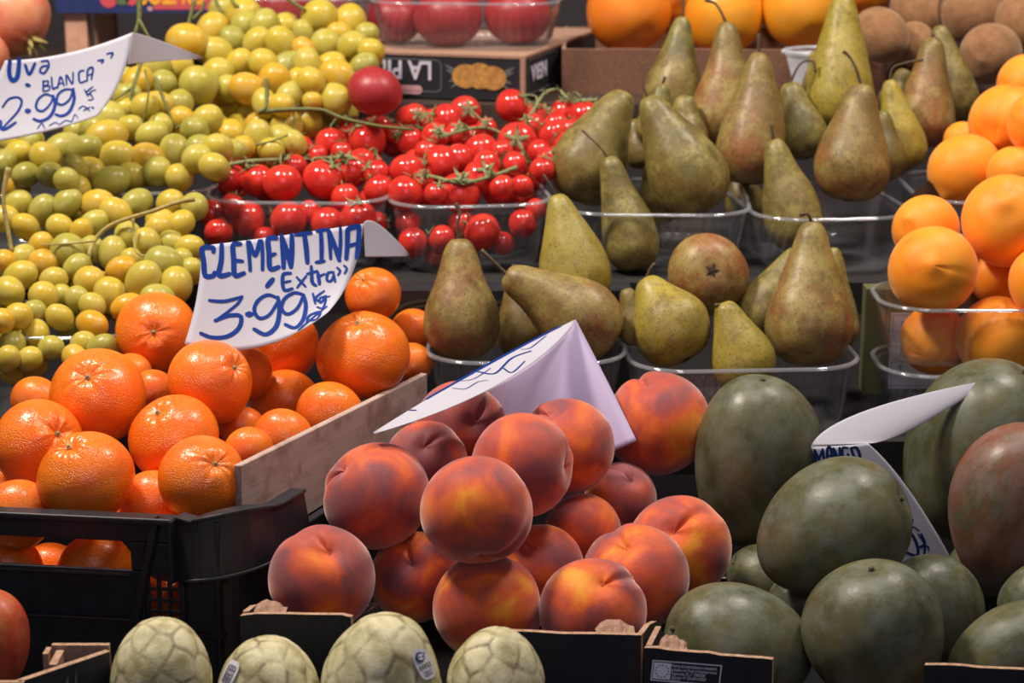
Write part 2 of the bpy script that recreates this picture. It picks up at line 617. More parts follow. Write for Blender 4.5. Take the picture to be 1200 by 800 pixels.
def mk_tomato_calyx():
    """five narrow curling sepals and a bit of stalk"""
    parts = []
    for j in range(5):
        a = 2 * PI * j / 5 + .3
        d = Vector((math.cos(a), math.sin(a), 0)); s = Vector((-math.sin(a), math.cos(a), 0))
        V = []; F = []
        for i in range(6):
            t = i / 5
            p = d * (.08 + .62 * t) + Vector((0, 0, .98 - .22 * t * t + .26 * t ** 3 * (1.6 if j % 2 else .6)))
            w = .10 * math.sin(PI * min(1, .22 + .78 * t)) + .008
            V += [p - s * w, p + Vector((0, 0, .03)), p + s * w]
        F = grid_faces(6, 3, closed=False)
        parts.append((V, F))
    parts.append(tube([(0, 0, .93), (.03, 0, 1.12), (.10, .03, 1.28)], [.07, .05, .045], 6))
    V, F = join(parts)
    return mesh('calyx', V, F)


CLEM = [mk_citrus(s, .90, .012 + .005 * s) for s in (1, 2, 3, 4, 5)]
ORNG = [mk_citrus(s, .96, .008) for s in (11, 12)]
PEACH = [mk_peach(s) for s in (21, 22, 23, 24)]
APRI = [mk_apricot(s) for s in (31, 32, 33)]
MANGO = [mk_mango(s) for s in (41, 42, 43, 44)]
KIWI = [mk_kiwi(s) for s in (51, 52, 53)]
GRAPE = [mk_round(61 + i, .02, 20, 14, 1.0, .03) for i in range(3)]
TOM = [mk_round(71 + i, .05, 32, 20, .95, .10) for i in range(3)]
BIGTOM = [mk_citrus(81 + i, .86, .02, 48, 30) for i in range(2)]
CALV, CALF = join([mk_calyx(5, .085, .045, .04), tube([(0, 0, .0), (0, 0, .055)], [.035, .03], 7)])
CLEM_CALYX = mesh('calyx', CALV, CALF)
TOM_CALYX = mk_tomato_calyx()
for ms, k in ((CLEM, 'clem'), (ORNG, 'orange'), (PEACH, 'peach'), (APRI, 'apricot'), (MANGO, 'mango'), (KIWI, 'kiwi'), (GRAPE, 'grape'), (TOM, 'tomato'), (BIGTOM, 'tomato')):
    for me in ms: me.materials.append(MT[k])
CLEM_CALYX.materials.append(MT['calyx']); TOM_CALYX.materials.append(MT['vine'])


def relax(items, slack=.97, iters=300, fixed=()):
    """items: dicts with px, py, r (px), D.  Slide each along its sight line until neighbours only touch."""
    n = len(items)
    dirs = [(P(i['px'], i['py'], 1.0) - CAM) for i in items]
    for _ in range(iters):
        moved = False
        pos = [CAM + d * i['D'] for d, i in zip(dirs, items)]
        rad = [i['r'] * i['D'] / FPX for i in items]
        for a in range(n):
            for b in range(a + 1, n):
                v = pos[b] - pos[a]
                pen = (rad[a] + rad[b]) * slack - v.length
                if pen > 1e-4:
                    if items[a]['px'] == items[b]['px'] and items[a]['py'] == items[b]['py']: continue
                    s = 1 if items[b]['D'] >= items[a]['D'] else -1
                    q = min(.004, pen * .5 + .0002)
                    items[a]['D'] -= s * q * items[a].get('mv', 1)
                    items[b]['D'] += s * q * items[b].get('mv', 1)
                    pos[a] = CAM + dirs[a] * items[a]['D']; pos[b] = CAM + dirs[b] * items[b]['D']
                    moved = True
        if not moved: break
    return items


def place_round(name, me, it, ax, label, cat, group, spin=None, scale=(1, 1, 1), m=None):
    o = bpy.data.objects.new(name, me)
    COL.objects.link(o)
    o.location = P(it['px'], it['py'], it['D'])
    r = it['r'] * it['D'] / FPX * {'peach': 1.04, 'clementine': 1.02}.get(cat, 1)
    o.scale = (r * scale[0], r * scale[1], r * scale[2])
    o.rotation_mode = 'QUATERNION'
    o.rotation_quaternion = axis_quat(ax, random.uniform(0, 6.28) if spin is None else spin)
    if m is not None:
        o.material_slots[0].link = 'OBJECT'; o.material_slots[0].material = m
    tag(o, label, cat, group)
    return o


def facing(it, kx, ky, back=False):
    dx = (kx - it['px']) / it['r']; dy = (it['py'] - ky) / it['r']
    q = dx * dx + dy * dy
    dz = math.sqrt(max(.02, 1 - q))
    return IV(dx, dy, -dz if back else dz)


# ------------------------------------------------------------------ the setting
def struct(name, V, F, m):
    o = link(name, mesh(name, V, F, False), m)
    tag(o, kind='structure')
    return o
struct('floor', *box_data(-4, 4, -1, 5, -.05, 0), MT['floor'])
struct('wall_back', *box_data(-4, 4, 3.6, 3.7, 0, 3.2), MT['wallm'])


def shelf(x0, x1, y0, y1, ztop, th, label, m='shelf', legs=True):
    o = empty('display_shelf', ((x0 + x1) / 2, (y0 + y1) / 2, 0))
    tag(o, label, 'shelf')
    w = (x1 - x0) / 2; d = (y1 - y0) / 2
    b = link('shelf_board', mesh('shelf_board', *box_data(-w, w, -d, d, ztop - th, ztop), smooth=False), MT[m], o)
    for sx in (-1, 1):
        for sy in (-1, 1):
            cx = sx * (w - .04); cy = sy * (d - .04)
            if legs: link('leg', mesh('leg', *box_data(cx - .02, cx + .02, cy - .02, cy + .02, 0, ztop - th), smooth=False), MT[m], o)
    return o
Z0, ZF, ZL, ZU, ZB = .936, .893, 1.008, 1.108, 1.228
shelf(-.62, .62, 1.24, 1.392, Z0, .03, 'lowest front shelf board of dark wood under the cherimoyas')
shelf(-.66, .66, 1.396, 1.812, ZF, .03, 'dark front shelf board under the clementine crate and the peach and mango boxes')
shelf(-.75, .75, 1.816, 1.997, ZL, .03, 'dark middle shelf board under the lower row of pear punnets')
shelf(-.80, .80, 2.001, 2.344, ZU, .03, 'dark upper shelf board under the vine tomatoes and upper pears')
shelf(-.85, .85, 2.348, 2.90, ZB, .03, 'brown rear shelf board under the boxes at the top of the stall', 'shelf_b')

# ------------------------------------------------------------------ punnets
def rrect(w, d, rc, n):
    """n points round a rounded rectangle centred on 0, with outward normals"""
    hw, hd = w / 2, d / 2
    segs = []
    L1, L2, A = w - 2 * rc, d - 2 * rc, PI * rc / 2
    tot = 2 * (L1 + L2) + 4 * A
    out = []
    for i in range(n):
        s = tot * i / n
        for k, (ln, kind) in enumerate(((L1, 0), (A, 1), (L2, 2), (A, 3), (L1, 4), (A, 5), (L2, 6), (A, 7))):
            if s <= ln or k == 7: break
            s -= ln
        if kind == 0: p, nn = (-hw + rc + s, -hd), (0, -1)
        elif kind == 2: p, nn = (hw, -hd + rc + s), (1, 0)
        elif kind == 4: p, nn = (hw - rc - s, hd), (0, 1)
        elif kind == 6: p, nn = (-hw, hd - rc - s), (-1, 0)
        else:
            a0 = {1: -PI / 2, 3: 0, 5: PI / 2, 7: PI}[kind]
            cx = hw - rc if kind in (1, 3) else -hw + rc
            cy = -hd + rc if kind in (1, 7) else hd - rc
            a = a0 + s / rc
            nn = (math.cos(a), math.sin(a)); p = (cx + rc * nn[0], cy + rc * nn[1])
        out.append((p, nn, tot * i / n))
    return out


def punnet(pl, pr, py, D, depth, h, label, yaw=0, mat='plastic', rimm='rim', ribs=True, group=None, zbase=None):
    c = P((pl + pr) / 2, py, D)
    w = (pr - pl) * D / FPX
    yr = math.radians(yaw)
    loc = c + Vector((-math.sin(yr), math.cos(yr), 0)) * depth / 2
    if zbase is not None: h = c.z - zbase
    loc.z = c.z - h
    o = empty('fruit_punnet', loc, yr)
    tag(o, label, 'punnet', group)
    n = 240
    V = []; rings = 0
    def ring(z, inset, cor=0):
        nonlocal rings
        for (p, nn, s) in rrect(w - 2 * inset, depth - 2 * inset, max(.014, .046 - inset), n):
            q = cor * math.sin(2 * PI * s / .0095)
            V.append((p[0] + nn[0] * q, p[1] + nn[1] * q, z))
        rings += 1
    tp = .012
    cor = .0017 if ribs else 0
    ring(.001, tp + .012); ring(.002, tp + .004); ring(.007, tp)
    for k in range(7):
        t = k / 6
        ring(.010 + (h - .020) * t, tp * (1 - t) + .004 * t, cor)
    ring(h - .006, .004); ring(h - .005, .001)
    F = grid_faces(rings, n)
    F.append(tuple(reversed(range(n))))
    link('tray', mesh('tray', V, F), MT[mat], o)
    V = []; rings = 0
    ring(h - .003, .000); ring(h - .0028, -.0024); ring(h - .0014, -.0028); ring(h + .0002, -.0012); ring(h, .0010); ring(h - .002, .0018)
    link('rim', mesh('rim', V, grid_faces(rings, n) + [((rings - 1) * n + j, (rings - 1) * n + (j + 1) % n, (j + 1) % n, j) for j in range(n)]), MT[rimm], o)
    return o


punnet(233, 450, 236, 2.06, .19, .06, 'clear ribbed punnet of cherry tomatoes behind the clementina sign', -3, zbase=ZU)
punnet(461, 652, 240, 2.06, .19, .06, 'clear ribbed punnet of cherry tomatoes right of the clementina sign', 7, zbase=ZU)
punnet(655, 880, 250, 2.06, .20, .06, 'clear ribbed punnet holding the upper left heap of pears', -3, zbase=ZU)
punnet(893, 1082, 255, 2.06, .20, .06, 'clear ribbed punnet holding the upper right heap of pears', 7, zbase=ZU)
punnet(497, 732, 424, 1.885, .14, .06, 'clear punnet holding pears behind the folded peach sign', -2, zbase=ZL)
punnet(745, 1018, 432, 1.885, .14, .06, 'clear punnet under the round pear seen from below', 4, zbase=ZL)
punnet(-60, 250, 226, 2.07, .16, .06, 'clear punnet of white grapes below the grape price sign', 5, zbase=ZU)
punnet(-60, 160, 394, 1.90, .14, .05, 'clear punnet of white grapes behind the clementines', 0, zbase=ZL)
punnet(1040, 1310, 440, 1.90, .12, .04, 'empty looking clear punnet, lowest of the stack under the apricots', 0, zbase=ZL)
punnet(1040, 1310, 362, 1.90, .12, .058, 'clear punnet of apricots standing on another punnet', 0)
punnet(1083, 1290, 236, 2.075, .18, .05, 'clear tray under the upper heap of apricots', 0, zbase=ZU)
punnet(424, 648, 3, 2.375, .14, .05, 'clear punnet of big red tomatoes standing on the upside-down black box', -8, rimm='rim', zbase=1.279)
punnet(256, 430, -2, 2.39, .14, .05, 'clear punnet of red tomatoes behind the upper grapes', -4, zbase=1.279)
punnet(922, 1026, 62, 2.355, .07, .05, 'milky white plastic punnet rim behind the upper right pears', 0, 'milky', 'milky', False, zbase=ZB + .004)


# ------------------------------------------------------------------ boxes and crates
def open_box(name, w, d, h, loc, rz, label, cat='box', t=.004, outer='navy', edge='card', inner='cardin', base=True, lip=None, tilt=0, z_left=0):
    o = empty(name, loc, rz)
    o.rotation_euler = (tilt, 0, rz)
    tag(o, label, cat)
    ms = [MT[outer], MT[edge], MT[inner]]
    def panel(nm, x0, x1, y0, y1, h0, h1, out):
        V, F = box_data(x0, x1, y0, y1, 0, h)
        n = 10
        # ragged torn top edge
        V = []; F = []; mi = []
        along_x = (x1 - x0) > (y1 - y0)
        for i in range(n + 1):
            f = i / n
            z = h0 + (h1 - h0) * f + random.uniform(-.0008, .0008)
            if along_x: a = (x0 + (x1 - x0) * f, y0); b = (x0 + (x1 - x0) * f, y1)
            else: a = (x1, y0 + (y1 - y0) * f); b = (x0, y0 + (y1 - y0) * f)
            V += [(a[0], a[1], 0), (a[0], a[1], z), (b[0], b[1], z), (b[0], b[1], 0)]
        for i in range(n):
            k = i * 4
            for e in range(4):
                F.append((k + e, k + 4 + e, k + 4 + (e + 1) % 4, k + (e + 1) % 4))
                mi.append({0: 0, 1: 1, 2: 2, 3: 0}[e] if out else {0: 2, 1: 1, 2: 0, 3: 0}[e])
        F.append((0, 1, 2, 3)); mi.append(1)
        F.append(tuple(reversed((n * 4, n * 4 + 1, n * 4 + 2, n * 4 + 3)))); mi.append(1)
        link(nm, mesh(nm, V, F, False, mi), ms, o)
    panel('front_panel', 0, w, 0, t, h, h, True)
    panel('back_panel', 0, w, d - t, d, h, h, False)
    panel('side_panel', w - t, w, t, d - t, h, h, True)
    panel('side_panel', 0, t, t, d - t, h, h, False)
    if base: link('base', mesh('base', *box_data(t, w - t, t, d - t, 0, .003), smooth=False), MT[inner], o)
    return o


def text_mesh(name, s, size, m, parent, loc, rot, ax='LEFT', ext=.0003, xs=1.0, bold=0.0):
    cu = bpy.data.curves.new(name, 'FONT')
    cu.body = s; cu.size = size; cu.extrude = ext; cu.align_x = ax; cu.offset = bold
    t = bpy.data.objects.new(name, cu)
    COL.objects.link(t)
    bpy.context.view_layer.update()
    me = bpy.data.meshes.new_from_object(t)
    bpy.data.objects.remove(t)
    me.materials.clear()
    o = link(name, me, m, parent)
    o.location = loc; o.rotation_euler = rot; o.scale = (xs, 1, 1)
    return o


def flat_poly(name, pts, y, m, parent, th=.0004):
    """thin plate in the local x-z plane facing -y"""
    n = len(pts)
    V = [(x, y - th, z) for x, z in pts] + [(x, y, z) for x, z in pts]
    F = [tuple(range(n)), tuple(reversed(range(n, 2 * n)))] + [(i, i + n, (i + 1) % n + n, (i + 1) % n) for i in range(n)]
    return link(name, mesh(name, V, F, False), m, parent)


def frame_line(name, x0, x1, z0, z1, w, y, m, parent, rc=.0):
    """rectangular outline print"""
    if rc:
        base = [(p[0] + (x0 + x1) / 2, p[1] + (z0 + z1) / 2, nn) for p, nn, s in rrect(x1 - x0, z1 - z0, rc, 48)]
    else:
        base = [(x0, z0, (-.7, -.7)), (x1, z0, (.7, -.7)), (x1, z1, (.7, .7)), (x0, z1, (-.7, .7))]
    n = len(base)
    k = 1.4 if not rc else 1
    V = [(x, y, z) for x, z, nn in base] + [(x - nn[0] * w * k, y, z - nn[1] * w * k) for x, z, nn in base]
    F = [(i, (i + 1) % n, (i + 1) % n + n, i + n) for i in range(n)]
    return link(name, mesh(name, V, F, False), m, parent)


def oval(cx, cz, a, b, n=28):
    return [(cx + a * math.cos(2 * PI * i / n), cz + b * math.sin(2 * PI * i / n)) for i in range(n)]


# --- black printed box upside down at the back ("LA PINERA")
def pinera():
    yr = math.radians(-17)
    c = P(614, 113, 2.36)                   # front right bottom corner
    w, d, h = .23, .30, 1.279 - ZB
    o = empty('cardboard_box', (c.x, c.y, ZB), yr)
    tag(o, 'black printed cardboard box upside down under the punnet of big red tomatoes', 'box')
    t = link('body', mesh('body', *box_data(-w, 0, 0, d, .002, h - .003), smooth=False), MT['navy'], o)
    link('base', mesh('base', *box_data(-w - .001, .001, -.001, d + .001, h - .003, h), smooth=False), MT['cardin'], o)
    link('corner_edge', mesh('corner_edge', *box_data(-.004, .0012, -.0015, .003, .001, h - .003), smooth=False), MT['cardin'], o)
    s = 1.084e-3                            # metres per pixel here, along x
    def X(px): return (px - 614) * s
    def Zp(py): return h * (112 - py) / 54
    text_mesh('lettering', 'LA PINERA', .0285, MT['white'], o, (X(518), -.0012, Zp(68)), (PI / 2, PI, 0), 'LEFT', .0003, .84, .0006)
    frame_line('print_outline', X(440), X(528), Zp(103), Zp(65), .0012, -.0012, MT['grey'], o, .006)
    flat_poly('printed_badge', [(p[0] + X(490), p[1] + Zp(101)) for p, nn, q in rrect(.037, .0095, .0045, 40)], -.0008, MT['pinkp'], o)
    for k, (px, py, a, b) in enumerate(((553, 83, 14, 12), (568, 82, 14, 13), (582, 84, 14, 12))):
        flat_poly('printed_fruit', oval(X(px), Zp(py), a * s, b * s), -.0006 - k * .0003, MT['goldp'], o)
    for sx in (-1, 1):
        for q in range(4):
            a = math.radians(20 + q * 26) * 1
            x0, z0 = X(568 + sx * 18), Zp(84)
            x1, z1 = X(568 + sx * (32 + 3 * math.cos(a) * 2)), Zp(84 - 14 * math.cos(q * 1.0))
            flat_poly('printed_leaf', [(x0, z0), ((x0 + x1) / 2, (z0 + z1) / 2 + .003), (x1, z1), ((x0 + x1) / 2, (z0 + z1) / 2 - .003)], -.0004, MT['grey'], o)
    # right side lettering
    r = text_mesh('lettering', 'NERA', .024, MT['white'], o, (.0014, .024, .0375), (PI / 2, PI, PI / 2), 'RIGHT', .0003, .98, .0006)
    fr = frame_line('print_outline', .010, .125, .008, .046, .0012, 0, MT['grey'], o, .006)
    fr.location = (.0014, 0, 0); fr.rotation_euler = (0, 0, PI / 2)
pinera()

# --- brown open tray under the oranges
c = P(652, 96, 2.44)
ob = open_box('orange_tray', .36, .24, .05, (c.x + .006, c.y, ZB), math.radians(-2), 'open brown cardboard tray holding the big oranges at the top', 'tray', .004, 'card_d', 'card', 'card_d')

# --- upside-down box behind the tomatoes, green ovals and lettering, fronts the upper shelf
def patterned_box():
    x0 = P(424, 340, 1.99).x; x1 = P(742, 340, 1.99).x
    y = 1.966
    o = empty('cardboard_box', (x0, y, ZL))
    w = x1 - x0; h = ZU - ZL
    tag(o, 'dark cardboard box with green oval print behind the lower left pears', 'box')
    link('body', mesh('body', *box_data(0, w, 0, .034, 0, h), smooth=False), MT['navy'], o)
    def X(px): return P(px, 340, 1.95).x - x0
    def Zp(py): return min(h - .004, P(600, py, 2.02).z - ZL)
    for cx, cz, a, b in ((497, 346, 48, 28), (500, 312, 20, 12), (600, 345, 46, 28), (700, 345, 46, 28)):
        for q in (1.0, .76, .52):
            pts = oval(X(cx), min(Zp(cz), h - .03), a * q * .0008, b * q * .0008, 40)
            n = len(pts)
            V = [(p, -.0008, z) for p, z in pts] + [(X(cx) + (p - X(cx)) * .88, -.0008, min(Zp(cz), h - .03) + (z - min(Zp(cz), h - .03)) * .88) for p, z in pts]
            link('printed_ring', mesh('printed_ring', V, [(i, (i + 1) % n, (i + 1) % n + n, i + n) for i in range(n)], False), MT['oliveline'], o)
    text_mesh('lettering', 'sur', .013, MT['white'], o, (X(512), -.001, min(Zp(343), h - .024)), (PI / 2, PI, 0), 'LEFT')
patterned_box()

# --- olive box beside apricots
def olive_box():
    a = P(1012, 470, 2.04); b = P(1100, 470, 2.04)
    o = empty('cardboard_box', (a.x, 1.972, ZL))
    tag(o, 'olive green cardboard box with a white label left of the apricot punnets', 'box')
    w = .17; h = ZU - ZL
    yy = .0
    link('body', mesh('body', *box_data(0, w, yy, .025, 0, h), smooth=False), MT['olive'], o)
    flat_poly('paper_label', [(.023, .005), (.085, .005), (.085, h - .022), (.023, h - .022)], yy - .0004, MT['white'], o)
    frame_line('label_outline', .025, .083, h - .040, h - .024, .0006, yy - .0012, MT['grey'], o)
    frame_line('label_outline', .025, .083, .008, .032, .0006, yy - .0012, MT['grey'], o)
    for k, z in enumerate((.036, .024, h - .034)):
        text_mesh('lettering', ('1 P', 'T', 'CAL')[k], .006, MT['grey'], o, (.032, yy - .0014, z), (PI / 2, 0, 0))
olive_box()

# --- blue printed box at the top left on pale posts
def blue_box():
    o = empty('fruit_box', (P(66, 16, 2.62).x, P(66, 16, 2.62).y, ZB))
    tag(o, 'blue printed fruit box on pale wooden corner posts at the top left', 'box')
    w = .24
    zb = P(66, 15, 2.62).z - ZB
    link('side_panel', mesh('side_panel', *box_data(0, w, 0, .008, zb, zb + .10), smooth=False), MT['blue'], o)
    link('side_panel', mesh('side_panel', *box_data(0, w, .22, .228, zb, zb + .10), smooth=False), MT['blue'], o)
    link('base', mesh('base', *box_data(0, w, .0081, .2199, zb, zb + .01), smooth=False), MT['shelf_b'], o)
    for x in (.008, w - .034):
        for y in (.009, .192):
            link('corner_post', mesh('corner_post', *box_data(x, x + .026, y, y + .026, 0, zb), smooth=False), MT['block'], o)
    s = 2.62 / FPX
    def X(px): return (px - 66) * s
    flat_poly('printed_panel', [(X(180), zb + .004), (X(252), zb + .004), (X(252), zb + .05), (X(180), zb + .05)], -.0004, MT['rose'], o)
    text_mesh('lettering', 'FRUTOS', .034, MT['yellowp'], o, (X(240), -.0012, zb + .034), (PI / 2, PI, 0), 'LEFT', .0003, .62, .0008)
    for px, py, r, mm in ((128, 0, 10, 'rose'), (144, -1, 8, 'greenp'), (155, 0, 7, 'rose'), (176, 10, 3, 'pinkp')):
        flat_poly('printed_fruit', oval(X(px), zb + (15 - py) * s, r * s, r * s * .9), -.0004, MT[mm], o)
blue_box()

# --- peach box, mango box, small box
def torn_flap(parent, x, y, z, m='cardin', w=.03, rz=0):
    rs = random.Random(int(x * 1e5))
    V = []
    for i in range(9):
        f = i / 8
        hh = .0075 * min(1, f * 5, (1 - f) * 2.2) + rs.uniform(-.0008, .0008)
        V += [(f * w, 0, 0), (f * w + rs.uniform(-.0006, .0006), .004 + .004 * f, hh * .7), (f * w, .009 + .004 * f, max(.001, hh))]
    o = link('torn_flap', mesh('torn_flap', V, grid_faces(9, 3, closed=False), False), MT[m], parent)
    md = o.modifiers.new('s', 'SOLIDIFY'); md.thickness = .0014
    o.location = (x, y, z); o.rotation_euler = (0, 0, rz)
    return o

a = P(281, 716, 1.51); b = P(752, 738, 1.51)
BSK = .36                                # the market boxes stand askew: sides run back to the right
hb = a.z - ZF - .004
# the front wall has a low gap in the middle: one box with a cut front
def peach_box():
    o = empty('peach_box', (a.x, a.y, ZF + .002))
    tag(o, 'black cardboard box with torn brown edges holding the peaches', 'box')
    w = b.x - a.x; d = .285; t = .004
    s = 1.51 / FPX
    def X(px): return (px - 281) * s
    ms = [MT['navy'], MT['card'], MT['cardin']]
    def wall(nm, pts, y0, y1, axis='x'):
        """upright wall following a profile [(u, z)...] ; top edge cut cardboard"""
        V = []; F = []; mi = []
        for u, z in pts:
            if axis == 'x': V += [(u, y0, 0), (u, y0, z), (u, y1, z), (u, y1, 0)]
            else: V += [(y1, u, 0), (y1, u, z), (y0, u, z), (y0, u, 0)]
        V = [(x + y * BSK, y, z) for x, y, z in V]
        n = len(pts)
        for i in range(n - 1):
            k = i * 4
            for e in range(4):
                F.append((k + e, k + 4 + e, k + 4 + (e + 1) % 4, k + (e + 1) % 4)); mi.append({0: 0, 1: 1, 2: 2, 3: 0}[e])
        F.append((0, 1, 2, 3)); mi.append(1)
        F.append(tuple(reversed([(n - 1) * 4 + q for q in range(4)]))); mi.append(1)
        link(nm, mesh(nm, V, F, False, mi), ms, o)
    h = hb
    rag = lambda pts: [(u, z + random.uniform(-.0007, .0007)) for u, z in pts]
    wall('front_panel', rag([(X(281), h - .001), (X(300), h), (X(330), h), (X(360), h - .001), (X(400), h - .001), (X(411), h - .002)]), 0, t)
    wall('front_panel', rag([(X(411) + .0005, .022), (X(450), .02), (X(520), .02), (X(590), .022)]), 0, t)
    wall('front_panel', rag([(X(590) + .0005, h - .012), (X(620), h - .013), (X(660), h - .014), (X(700), h - .015), (X(752), h - .016)]), 0, t)
    wall('side_panel', rag([(t + .0002, h - .016), (.02, h - .016), (.036, h - .019), (.05, h - .032), (.07, .012), (.15, .012), (d, .012)]), w - t, w, 'y')
    wall('side_panel', rag([(t + .0002, h), (.015, h), (.03, h - .004), (.045, h - .02), (.07, .012), (.15, .012), (d, .012)]), 0, t, 'y')
    wall('back_panel', rag([(t * 1.1 + (w - 2.2 * t) * i / 8, .03) for i in range(9)]), d - t, d)
    V, F = box_data(t * 1.1, w - t * 1.1, t * 1.1, d - t * 1.1, 0, .004)
    link('base', mesh('base', [(x + y * BSK, y, z) for x, y, z in V], F, False), MT['navy'], o)
    torn_flap(o, X(700), .0045, h - .018, w=.026)
    torn_flap(o, X(296), .0045, h - .004, w=.022)
    return o
peach_box()

# glossy black liner under the peaches (crumpled film)
def film_sheet(name, x0, x1, y0, y1, zf, label, cat, seed, amp=.004):
    rs = np.random.RandomState(seed)
    n, k = 70, 50
    V = []
    U = np.array([(x0 + (x1 - x0) * i / (n - 1), y0 + (y1 - y0) * j / (k - 1), 0) for j in range(k) for i in range(n)])
    lz = lump(U, amp, 60, seed, 8) + lump(U, amp * .6, 160, seed + 1, 6)
    for q, u in enumerate(U): V.append((u[0] + (u[1] - y0) * BSK, u[1], zf(u[0], u[1]) + abs(lz[q])))
    o = link(name, mesh(name, V, grid_faces(k, n, closed=False)), MT['film'])
    tag(o, label, cat)
    return o
film_sheet('tray_liner', a.x + .006, b.x - .006, a.y + .006, a.y + .275, lambda x, y: ZF + .026 + .16 * (y - a.y) ** 1.15, 'crumpled shiny black plastic liner under the peaches', 'liner', 3, .004)

# mango box
def mango_box():
    A = P(755, 750, 1.50); B = P(906, 768, 1.50)
    w = .5; h = A.z - ZF - .006
    o = empty('mango_box', (A.x, A.y, ZF + .001))
    tag(o, 'black cardboard mango box printed with a ring of stars and small print', 'box')
    s = 1.50 / FPX
    def X(px): return (px - 755) * s
    ms = [MT['navy'], MT['card'], MT['cardin']]
    t = .004; d = .28
    def wall(nm, pts, y0, y1, axis='x'):
        V = []; F = []; mi = []
        for u, z in pts:
            z += random.uniform(-.0006, .0006)
            if axis == 'x': V += [(u, y0, 0), (u, y0, z), (u, y1, z), (u, y1, 0)]
            else: V += [(y1, u, 0), (y1, u, z), (y0, u, z), (y0, u, 0)]
        V = [(x + y * BSK, y, z) for x, y, z in V]
        n = len(pts)
        for i in range(n - 1):
            k = i * 4
            for e in range(4):
                F.append((k + e, k + 4 + e, k + 4 + (e + 1) % 4, k + (e + 1) % 4)); mi.append({0: 0, 1: 1, 2: 2, 3: 0}[e])
        F.append((0, 1, 2, 3)); mi.append(1)
        F.append(tuple(reversed([(n - 1) * 4 + q for q in range(4)]))); mi.append(1)
        return link(nm, mesh(nm, V, F, False, mi), ms, o)
    wall('front_panel', [(X(755 + 151 * i / 10), h - .0095 * i / 10) for i in range(11)], 0, t)
    wall('front_panel', [(X(907), .02), (X(1000), .02), (X(1084), .02)], 0, t)
    wall('front_panel', [(X(1085 + 212 * i / 10), h - .013 - .006 * i / 10) for i in range(11)], 0, t)
    wall('side_panel', [(t * 1.05, h), (.012, h + .002), (.026, h + .005), (.036, h - .01), (.06, .012), (.15, .012), (d, .012)], 0, t, 'y')
    wall('side_panel', [(t * 1.05 + (d - t * 1.05) * i / 8, h) for i in range(9)], X(1300), X(1300) + t, 'y')
    wall('back_panel', [(t + (X(1300) - t) * i / 8, .03) for i in range(9)], d - t, d)
    V, F = box_data(t * 1.1, X(1299), t * 1.1, d - t * 1.1, 0, .004)
    link('base', mesh('base', [(x + y * BSK, y, z) for x, y, z in V], F, False), MT['navy'], o)
    torn_flap(o, X(775), .006, h - .006, w=.018)
    # printed marks
    def Zq(px, py): return h - (py - 750 - (px - 755) * .0) * s * 1.02
    sl = -18 / 151
    lab = empty('printed_label'); lab.parent = o
    lab.location = (X(765), -.0009, Zq(765, 765)); lab.rotation_euler = (0, math.atan(-sl) * .7, 0)
    def fl(*q): return frame_line(*q)
    W = 82 * s; H = 26 * s
    outl = frame_line('label_outline', 0, W, -H, 0, .0008, 0, MT['print'], lab)
    flat_poly('star_panel', [(.0013, -H + .0016), (.0013 + 20.5 * s, -H + .0016), (.0013 + 20.5 * s, -.0016), (.0013, -.0016)], 0, MT['print'], lab, .0002)
    cx, cz = .0013 + 10.2 * s, -H / 2
    for q in range(12):
        aa = PI / 6 * q; R = 7.6 * s; r5 = 1.25 * s
        pts = []
        for e in range(10):
            rr = r5 if e % 2 == 0 else r5 * .45
            pts.append((cx + R * math.sin(aa) + rr * math.sin(e * PI / 5), cz + R * math.cos(aa) + rr * math.cos(e * PI / 5)))
        flat_poly('printed_star', pts, -.0003, MT['navy'], lab, .0002)
    for k, tx in enumerate(('Norma de comercializacion comunitaria', 'aplicable a las Frutas y Hortalizas frescas', 'Reglamento CE. n\u00ba 1580/2008', 'Operador N\u00ba 200-2901/030001', 'ESPA\u00d1A')):
        text_mesh('small_print', tx, .0031, MT['print'], lab, (23.5 * s, -.0003, -.0040 - k * .00285), (PI / 2, 0, 0), 'LEFT', .0001, .62)
    text_mesh('small_print', 'HORTOFRUTICOLA, PRODUCTO DE LA UNION', .0034, MT['print'], lab, (15 * s, -.0003, -H - .0036), (PI / 2, 0, 0), 'LEFT', .0001, .68)
mango_box()

